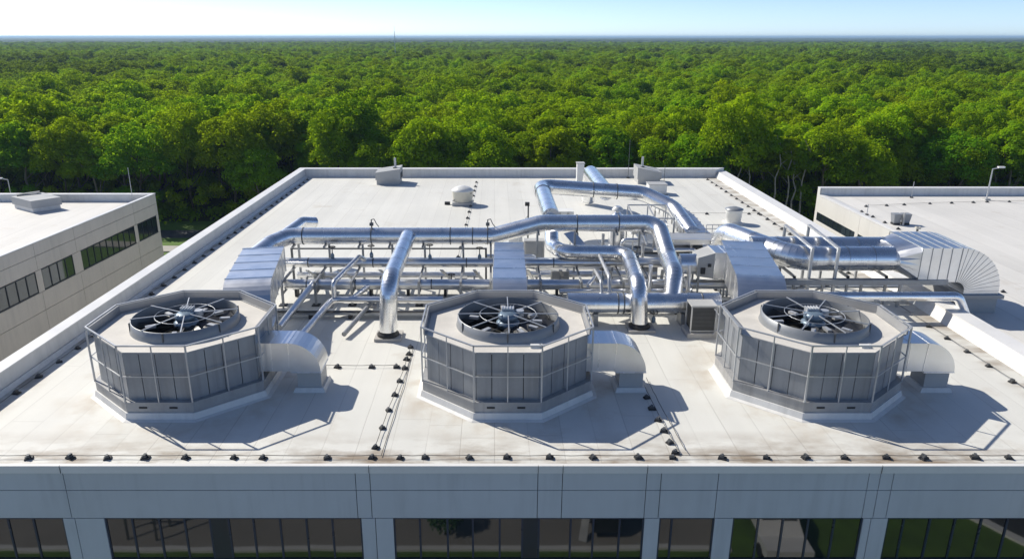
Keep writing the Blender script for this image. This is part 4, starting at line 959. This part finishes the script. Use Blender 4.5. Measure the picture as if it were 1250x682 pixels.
for x, y in lf: clamp(x, y, RZ, 'black clamp block in the long row beside the left parapet', 'clamps beside the left parapet')
cable_run(lf, 'thin dark cable beside the left parapet')
rt = [(18.95 - (y - 20) * .004, y) for y in list(np.arange(20.4, 30, 1.35)) + list(np.arange(37.5, 65, 1.35))]
for x, y in rt: clamp(x, y, RZ, 'black clamp block in the long row beside the right parapet', 'clamps beside the right parapet')
cable_run(rt, 'thin dark cable beside the right parapet')
la = [(-3.42, 27.6), (-3.4, 26.9), (-3.44, 26.4), (-3.42, 25.6), (-3.48, 24.5), (-3.52, 23.4), (-3.58, 22.3), (-3.62, 21.1), (-3.66, 19.9)]
for x, y in la: clamp(x, y, RZ, 'black clamp block in the short row between left and middle towers', 'clamps between the left and middle towers')
cable_run(la, 'thin cable between the left and middle towers')
cable_run([(-3.30, 27.5), (-3.3, 24), (-3.36, 21.8), (-3.42, 19.4)], 'slack black cable lying right of the short clamp row', dz=.05)
lb = [(5.35, 24.6), (5.37, 23.9), (5.4, 23.2), (5.42, 22.4), (5.46, 21.6), (5.5, 20.9), (5.53, 20.2), (5.56, 19.6)]
for x, y in lb: clamp(x - .08, y, RZ, 'black clamp block in the short row right of the middle tower', 'clamps right of the middle tower')
cable_run(lb, 'thin cable right of the middle tower, left one of two'); cable_run([(x + .22, y) for x, y in lb], 'thin cable right of the middle tower, right one of two')
lc = [(-7.3, 25.75), (-6.0, 25.7), (-4.7, 25.7), (-3.75, 25.72)]
for x, y in lc: clamp(x, y, RZ, 'black clamp block in the cross row between left tower and short row', 'clamps in the cross row')
cable_run(lc, 'thin cable crossing from the left tower to the short clamp row')
ld = [(-2.1 + (y - 40) * .022, y) for y in np.arange(40.5, 65, 1.9)]
for x, y in ld: clamp(x, y, RZ, 'black clamp block in the row running past the drum vent', 'clamps past the drum vent')
cable_run(ld, 'thin cable running past the drum vent to the rear parapet')
le = [(x, 51.3) for x in (12.6, 13.9, 15.1, 16.9, 18.1, 18.8)]
for x, y in le: clamp(x, y, RZ, 'black clamp block in the cross row by the round silver vent', 'clamps by the round vent')
cable_run(le, 'thin cable crossing behind the round silver vent')
rr_ = [(26.95 + (59 - y) * .0 + .1, y) for y in (44.5, 46.6, 48.0, 49.8, 51.5, 53.2)] 
for x, y in rr_: clamp(x, y, RR + .043, 'black clamp block along the left edge of the right neighbouring roof', 'clamps on the right roof edge')
r2 = [(28.2, 54.9), (29.9, 55.2), (31.4, 55.5), (33.6, 55.9), (35.4, 56.1), (37.2, 56.3), (38.4, 56.5), (40.2, 56.6), (42.2, 56.7)]
for x, y in r2: clamp(x, y, RR + .043, 'black clamp block in the row near the rear of the right neighbouring roof', 'clamps at the rear of the right roof')
cable_run(r2, 'thin cable near the rear of the right neighbouring roof', RR + .043)
r3 = [(23.9, 30.6), (24.9, 29.7), (25.7, 35.2), (27.0, 33.9)]
for x, y in r3: clamp(x, y, RR + .043, 'black clamp block around the foot of the huge square elbow', 'clamps by the square elbow')

# ------------------------------------------------------------------ things seen mirrored in the front windows
D = T('pickup_truck', (14.0, 6.4, 0), 'white pickup truck parked on the paving, mirrored in the front windows', 'truck')
x, y = 14.0, 6.4
D.part('body', 'vwhite', MB().prism([(x - 1.0, y - 2.6), (x + 1.0, y - 2.6), (x + 1.0, y + 2.6), (x - 1.0, y + 2.6)], .5, 1.05)); D.part('cab', 'vwhite', MB().prism([(x - .95, y - .6), (x + .95, y - .6), (x + .95, y + 1.5), (x - .95, y + 1.5)], 1.05, 1.8, [(x - .8, y - .4), (x + .8, y - .4), (x + .8, y + .9), (x - .8, y + .9)])); D.part('windshield', 'glass', MB().bar((x, y + 1.35, 1.12), (x, y + .96, 1.72), 1.5, .03, up=(0, 1, .5)))
D.part('bed', 'black', MB().box(x - .85, x + .85, y - 2.4, y - .7, 1.052, 1.07))
for sx in (-1, 1):
    for sy in (-1.6, 1.7): D.part('wheel', 'tyre', MB().cyl((x + sx * .75, y + sy, .38), (x + sx * 1.02, y + sy, .38), .38, n=18))
D = T('scaffold_tower', (-17.6, 6.2, 0), 'dark scaffold tower on the paving, mirrored in the left front windows', 'scaffold')
for ax in (-.8, .8):
    for ay in (-.5, .5): D.part('upright', 'dsteel', MB().bar((-17.6 + ax, 6.2 + ay, 0), (-17.6 + ax, 6.2 + ay, 4.0), .09))
for z in (.6, 1.5, 2.4, 3.3, 4.0): D.part('rung', 'dsteel', MB().box(-18.4, -16.8, 5.66, 5.74, z - .04, z + .04))
D.part('platform', 'dsteel', MB().box(-18.4, -16.8, 5.7, 6.7, 3.9, 3.96))
D = T('cargo_trailer', (5.6, 5.4, 0), 'black box trailer on the paving, mirrored in the middle front windows', 'trailer')
D.part('body', 'black', MB().prism([(4.7, 3.6), (6.5, 3.6), (6.5, 7.0), (4.7, 7.0)], .6, 2.3, [(4.75, 3.65), (6.45, 3.65), (6.45, 6.95), (4.75, 6.95)])); D.part('ladder', 'rail', MB().bar((4.2, 6.9, .05), (4.6, 5.9, 2.3), .4, .05))
for sx in (4.85, 6.35):
    D.part('wheel', 'tyre', MB().cyl((sx - .14, 5.2, .36), (sx + .14, 5.2, .36), .36, n=18))
D.part('drawbar', 'dsteel', MB().bar((5.6, 3.6, .6), (5.6, 2.2, .5), .1))
def leaf_cloud(centers, radii, n, size, rgen, squash=.8, inner=.62):
    c = np.array(centers); r = np.array(radii); w = r ** 2 / (r ** 2).sum()
    k = rgen.choice(len(c), n, p=w); d = rgen.normal(size=(n, 3)); d /= np.linalg.norm(d, axis=1)[:, None]
    d[:, 2] = np.where(d[:, 2] < -.35, -d[:, 2] * .6, d[:, 2])
    rad = r[k] * (inner + (1 - inner) * rgen.random(n) ** .5) * rgen.normal(1, .07, n)
    p = c[k] + d * rad[:, None] * np.array([1, 1, squash])
    nr = d * 1.0 + rgen.normal(size=(n, 3)) * .48 + np.array([0, 0, .45]); nr /= np.linalg.norm(nr, axis=1)[:, None]
    a = np.cross(nr, rgen.normal(size=(n, 3))); a /= np.linalg.norm(a, axis=1)[:, None]; b2 = np.cross(nr, a)
    s = size * rgen.uniform(.6, 1.35, n)[:, None]
    q = np.stack([p - a * s * .5, p + b2 * s * .35 + nr * s * .08, p + a * s * .55, p - b2 * s * .35 + nr * s * .08], 1)
    return q.reshape(-1, 3)
def quad_mesh(name, verts, mat):
    n = len(verts) // 4; me = bpy.data.meshes.new(name)
    me.vertices.add(len(verts)); me.vertices.foreach_set('co', verts.astype(np.float32).ravel())
    me.loops.add(n * 4); me.loops.foreach_set('vertex_index', np.arange(n * 4, dtype=np.int32))
    me.polygons.add(n); me.polygons.foreach_set('loop_start', np.arange(0, n * 4, 4, dtype=np.int32)); me.polygons.foreach_set('loop_total', np.full(n, 4, dtype=np.int32))
    me.update(); me.validate(); me.materials.append(M[mat]); return me
o = bpy.data.objects.new('shrub', quad_mesh('shrub', leaf_cloud([(0, 0, .8), (.3, .1, 1.3), (-.3, 0, 1.2)], [.7, .6, .55], 900, .2, rng), 'shrub')); COL.objects.link(o); o.location = (-2.6, 6.4, 0)
tag(o, 'round green shrub by the white kerb, mirrored in the front windows', 'shrub')

# ------------------------------------------------------------------ forest
def make_crown(seed, H, Wd, n, size):
    g = np.random.default_rng(seed); cs = []; rs = []
    zc0 = H * .60; nc = 22
    for i in range(nc):
        ph = i * 2.39996 + g.uniform(-.4, .4); cz = 1 - 1.45 * (i + .5) / nc; sr = math.sqrt(max(0, 1 - cz * cz))
        f = g.uniform(.55, .80)
        cs.append(np.array([sr * math.cos(ph) * Wd / 2 * f, sr * math.sin(ph) * Wd / 2 * f, zc0 + cz * H * .33 * f * 1.15])); rs.append(g.uniform(.75, 1.35) * Wd / 6.6)
    for i in range(12):
        ph = g.random() * 6.283; cz = g.uniform(-.1, .95); sr = math.sqrt(1 - cz * cz)
        cs.append(np.array([sr * math.cos(ph) * Wd / 2 * .92, sr * math.sin(ph) * Wd / 2 * .92, zc0 + cz * H * .36])); rs.append(g.uniform(.5, .9) * Wd / 10)
    for i in range(10):     # lower skirt
        a = g.random() * 6.283; cs.append(np.array([math.cos(a) * Wd * .30, math.sin(a) * Wd * .30, H * g.uniform(.12, .34)])); rs.append(g.uniform(.5, .95) * Wd / 8)
    return leaf_cloud(cs, rs, n, size, g, .85, .60)
crown_specs = [(1, 14.4, 9.2), (2, 13.2, 10.2), (3, 15.0, 8.4), (4, 12.4, 9.0), (5, 13.6, 11.0), (6, 15.4, 9.6), (7, 12.9, 7.6)]
crowns = [quad_mesh('crown', make_crown(s, H, Wd, 12500, .33), 'leaf') for s, H, Wd in crown_specs]
def make_trunk(seed, H):
    g = random.Random(seed); mb = MB(); P_ = [Vector((0, 0, -.2))]; n = 7
    for k in range(1, n + 1): P_.append(Vector((g.uniform(-.18, .18) * k * .5, g.uniform(-.18, .18) * k * .5, H * .86 * k / n)))
    for k in range(n): mb.cyl(P_[k], P_[k + 1], .20 * (1 - k / n) + .03, .20 * (1 - (k + 1) / n) + .03, n=7, cap=False)
    for k in range(7):
        b0 = P_[g.randint(2, 5)]; a = g.random() * 6.28; L = g.uniform(1.8, 3.2); m_ = b0 + Vector((math.cos(a) * L * .5, math.sin(a) * L * .5, L * .45)); e = m_ + Vector((math.cos(a) * L * .5, math.sin(a) * L * .5, L * .7))
        mb.cyl(b0, m_, .075, .05, n=5, cap=False); mb.cyl(m_, e, .05, .018, n=5, cap=False)
    return mb
tm = []
for k, (s, H, Wd) in enumerate(crown_specs):
    o = make_trunk(s, H).build('trunk', 'bark' if k in (2, 3, 6) else 'bark_dark', recalc=False); tm.append(o.data); bpy.data.objects.remove(o)

CAMZ = 24.0; F_ = 900 / 1250.0; PIT = math.atan(296 / 900.0)
pts = []
y = 100.5
while y < 1500:
    sp = 5.6 if y < 135 else (6.4 if y < 320 else (7.6 if y < 700 else 9.0))
    hw = .80 * y + 22
    xs = np.arange(-hw, hw * 1.04, sp)
    for x in xs: pts.append((x + rng.uniform(-.45, .45) * sp, y + rng.uniform(-.45, .45) * sp))
    y += sp * .86
pts = np.array(pts)
zc = pts[:, 1] * math.cos(PIT) + 12 * math.sin(PIT)
inframe = (np.abs(pts[:, 0] / zc * F_ - .0168) < .52)
order = np.argsort(pts[:, 1] + (~inframe) * 1e6)
near = order[:300]; rest = order[300:]
cls = [('bright yellow-green', (1.18, 1.10, .9, 1)), ('mid green', (.92, .98, 1.0, 1)), ('deep green', (.60, .78, 1.05, 1))]
ymax = sorted(pts[near, 1])
for q in near:
    x, y = pts[q]; k = int(rng.integers(len(crowns))); ci = int(rng.choice(3, p=[.42, .40, .18]))
    row = 'front rank at the forest edge' if y < 110 else ('middle ranks behind the forest edge' if y < 127 else 'rear ranks behind the forest edge')
    form = ('tall', 'broad', 'slender', 'low', 'spreading', 'towering', 'narrow')[k]
    o = thing('forest_tree', (x, y, 0), f'{form} {cls[ci][0]} deciduous tree in the {row}', 'tree', f'{form} {cls[ci][0]} trees, {row}')
    s = rng.uniform(.86, 1.12); o.rotation_euler = (0, 0, rng.uniform(0, 6.28)); o.scale = (s, s, s * rng.uniform(.92, 1.08))
    tr = bpy.data.objects.new('trunk', tm[k]); COL.objects.link(tr); tr.parent = o
    cr = bpy.data.objects.new('crown', crowns[k]); COL.objects.link(cr); cr.parent = o; cr.color = cls[ci][1]
# pale slender trunks standing clear at the edge, right of the roof
for x, h, nm in ((32.9, 11.5, 'first'), (34.0, 9.5, 'second'), (37.7, 12.0, 'third'), (39.4, 10.5, 'fourth'), (40.3, 9.0, 'fifth'), (41.4, 11.2, 'sixth')):
    o = thing('slender_tree', (x, 98.2 + rng.uniform(-.5, .5), 0), f'pale bare-stemmed tree at the forest edge between the two roofs, {nm} from the left', 'tree', 'pale slender trees at the forest edge')
    mb = MB(); P_ = [Vector((rng.uniform(-.12, .12) * k, rng.uniform(-.1, .1) * k, h * k / 6 - .1)) for k in range(7)]
    for k in range(6): mb.cyl(P_[k], P_[k + 1], .15 * (1 - k / 8), .15 * (1 - (k + 1) / 8), n=7, cap=False)
    for k in (3, 4, 5):
        a = rng.uniform(0, 6.28); mb.cyl(P_[k], P_[k] + Vector((math.cos(a) * 1.1, math.sin(a) * 1.1, 1.0)), .045, .012, n=5, cap=False)
    mb.build('trunk', 'birch', o, recalc=False)
    cr = bpy.data.objects.new('crown', quad_mesh('crown', leaf_cloud([tuple(P_[6] + Vector((rng.uniform(-.9, .9), rng.uniform(-.8, .8), rng.uniform(-2.6, .8)))) for _ in range(9)], [rng.uniform(.45, .95) for _ in range(9)], 1100, .34, rng), 'leaf')); COL.objects.link(cr); cr.parent = o; cr.color = (1.1, 1.05, .9, 1)
# the rest of the wood: one object, crowns instanced on points
me = bpy.data.meshes.new('forest'); fp = np.column_stack([pts[rest], np.zeros(len(rest))]).astype(np.float32)
me.vertices.add(len(fp)); me.vertices.foreach_set('co', fp.ravel())
src = {}
for ob in COL.objects:
    if ob.name.startswith('crown') and ob.data in crowns and ob.data.name not in src: src[ob.data.name] = ob
ng = bpy.data.node_groups.new('forest_scatter', 'GeometryNodeTree')
ng.interface.new_socket('Geometry', in_out='INPUT', socket_type='NodeSocketGeometry'); ng.interface.new_socket('Geometry', in_out='OUTPUT', socket_type='NodeSocketGeometry')
N_ = ng.nodes; L_ = ng.links
gi = N_.new('NodeGroupInput'); go = N_.new('NodeGroupOutput'); iop = N_.new('GeometryNodeInstanceOnPoints'); g2i = N_.new('GeometryNodeGeometryToInstance')
for ob in src.values():
    n = N_.new('GeometryNodeObjectInfo'); n.inputs['Object'].default_value = ob; n.transform_space = 'ORIGINAL'; L_.new(n.outputs['Geometry'], g2i.inputs[0])
rv = N_.new('FunctionNodeRandomValue'); rv.data_type = 'FLOAT_VECTOR'; rv.inputs[0].default_value = (0, 0, 0); rv.inputs[1].default_value = (0, 0, 6.283); rv.inputs['Seed'].default_value = 3
rsx = N_.new('FunctionNodeRandomValue'); rsx.data_type = 'FLOAT_VECTOR'; rsx.inputs[0].default_value = (.85, .85, .80); rsx.inputs[1].default_value = (1.2, 1.2, 1.12); rsx.inputs['Seed'].default_value = 9
L_.new(gi.outputs[0], iop.inputs['Points']); L_.new(g2i.outputs[0], iop.inputs['Instance']); iop.inputs['Pick Instance'].default_value = True
L_.new(rv.outputs[0], iop.inputs['Rotation']); L_.new(rsx.outputs[0], iop.inputs['Scale']); L_.new(iop.outputs[0], go.inputs[0])
fo = bpy.data.objects.new('forest', me); COL.objects.link(fo); fo.color = (1, 1, 1, 1); md = fo.modifiers.new('scatter', 'NODES'); md.node_group = ng
me.materials.append(M['leaf']); tag(fo, 'dense green forest stretching away to the horizon', 'forest', kind='stuff')
# woods too far to tell trees apart: rolling canopy to the horizon
rows = np.concatenate([np.arange(1450, 2600, 9.0), np.arange(2600, 5200, 30.0), np.geomspace(5200, 42000, 26)])
nx = 260; V = []
for yy in rows:
    xs = np.linspace(-.95, .95, nx) * yy; amp = 1.0 if yy < 5200 else .6
    zz = 10.5 + rng.uniform(-2.6, 2.6, nx) * amp + 1.2 * np.sin(xs * .011 + yy * .007) + 1.0 * np.sin(xs * .003 - yy * .002) + (yy > 6000) * 1.5
    V.append(np.column_stack([xs + rng.uniform(-3, 3, nx), np.full(nx, yy) + rng.uniform(-3, 3, nx), zz]))
V = np.concatenate(V); nr = len(rows)
I = (np.arange(nr - 1)[:, None] * nx + np.arange(nx - 1)[None, :]).ravel(); fq = np.column_stack([I, I + 1, I + nx + 1, I + nx])
me = bpy.data.meshes.new('far_forest'); me.from_pydata(V.tolist(), [], fq.tolist()); me.materials.append(M['far']); o = bpy.data.objects.new('far_forest', me); COL.objects.link(o)
tag(o, 'hazy distant forest canopy along the horizon', 'forest', kind='stuff')
# undergrowth along the forest edge
cc = [(rng.uniform(-95, 105), rng.uniform(97.5, 104), .5) for _ in range(420)]
o = bpy.data.objects.new('undergrowth', quad_mesh('undergrowth', leaf_cloud(cc, [rng.uniform(.7, 1.9) for _ in cc], 42000, .40, rng, 1.0), 'leaf')); COL.objects.link(o); o.color = (.62, .7, .8, 1)
tag(o, 'low leafy undergrowth along the forest edge', 'undergrowth', kind='stuff')
for x, y, h, lab in ((-255, 850, 21, 'thin radio mast above the distant woods, the farther left one'), (-62, 480, 27, 'thin radio mast rising from the distant woods, nearer the middle')):
    D = T('radio_mast', (x, y, 0), lab, 'mast', 'distant radio masts'); mb = MB()
    for k in range(3):
        a = k * 2.094; mb.bar((x + .5 * math.cos(a), y + .5 * math.sin(a), 0), (x + .1 * math.cos(a), y + .1 * math.sin(a), h), .12)
    D.part('mast', 'rail', mb); D.part('antenna', 'white', MB().cyl((x, y, h - .5), (x, y, h + 3), .06, n=6))

# ------------------------------------------------------------------ haze
t = NT('haze_air'); vp = t.n('ShaderNodeVolumePrincipled'); vp.inputs['Color'].default_value = (.52, .76, 1, 1); vp.inputs['Density'].default_value = HAZE = 1.5e-4; vp.inputs['Anisotropy'].default_value = .2
t.t.links.new(vp.outputs[0], t.out.inputs['Volume']); M['haze'] = t.m
o = MB().box(-31000, 31000, -3100, 46000, -1.0, 34).build('haze', 'haze'); tag(o, 'thin bluish air over the forest', 'haze', kind='stuff')

# ------------------------------------------------------------------ light, sky, camera
EL, AZ = R(39), R(-54.8)
sd = Vector((math.sin(AZ) * math.cos(EL), math.cos(AZ) * math.cos(EL), math.sin(EL)))
l = bpy.data.lights.new('sun', 'SUN'); l.energy = 4.3; l.angle = R(.5); l.color = (1, .945, .84)
lo = bpy.data.objects.new('sun', l); COL.objects.link(lo); lo.rotation_euler = (-sd).to_track_quat('-Z', 'Y').to_euler()
w = bpy.data.worlds.new('World'); SC.world = w; w.use_nodes = True
nt = w.node_tree; bg = nt.nodes['Background']; sk = nt.nodes.new('ShaderNodeTexSky'); sk.sky_type = 'NISHITA'; sk.sun_disc = False
sk.sun_elevation = EL; sk.sun_rotation = AZ; sk.air_density = .4; sk.dust_density = .25; sk.ozone_density = 1.5
nt.links.new(sk.outputs[0], bg.inputs[0]); bg.inputs[1].default_value = .14
cam = bpy.data.cameras.new('camera'); co = bpy.data.objects.new('camera', cam); COL.objects.link(co)
cam.sensor_width = 36; cam.lens = 36 * F_; cam.shift_x = 21 / 1250.0; cam.clip_start = .5; cam.clip_end = 60000
co.location = (0, 0, CAMZ); co.rotation_euler = (math.pi / 2 - PIT, 0, 0); SC.camera = co
SC.view_settings.view_transform = 'Standard'; SC.view_settings.look = 'None'; SC.view_settings.exposure = .33; SC.view_settings.gamma = 1
SC.cycles.volume_bounces = 0; SC.cycles.max_bounces = 8; SC.cycles.use_denoising = True
SC.cycles.diffuse_bounces = 3; SC.cycles.glossy_bounces = 3; SC.cycles.transmission_bounces = 4
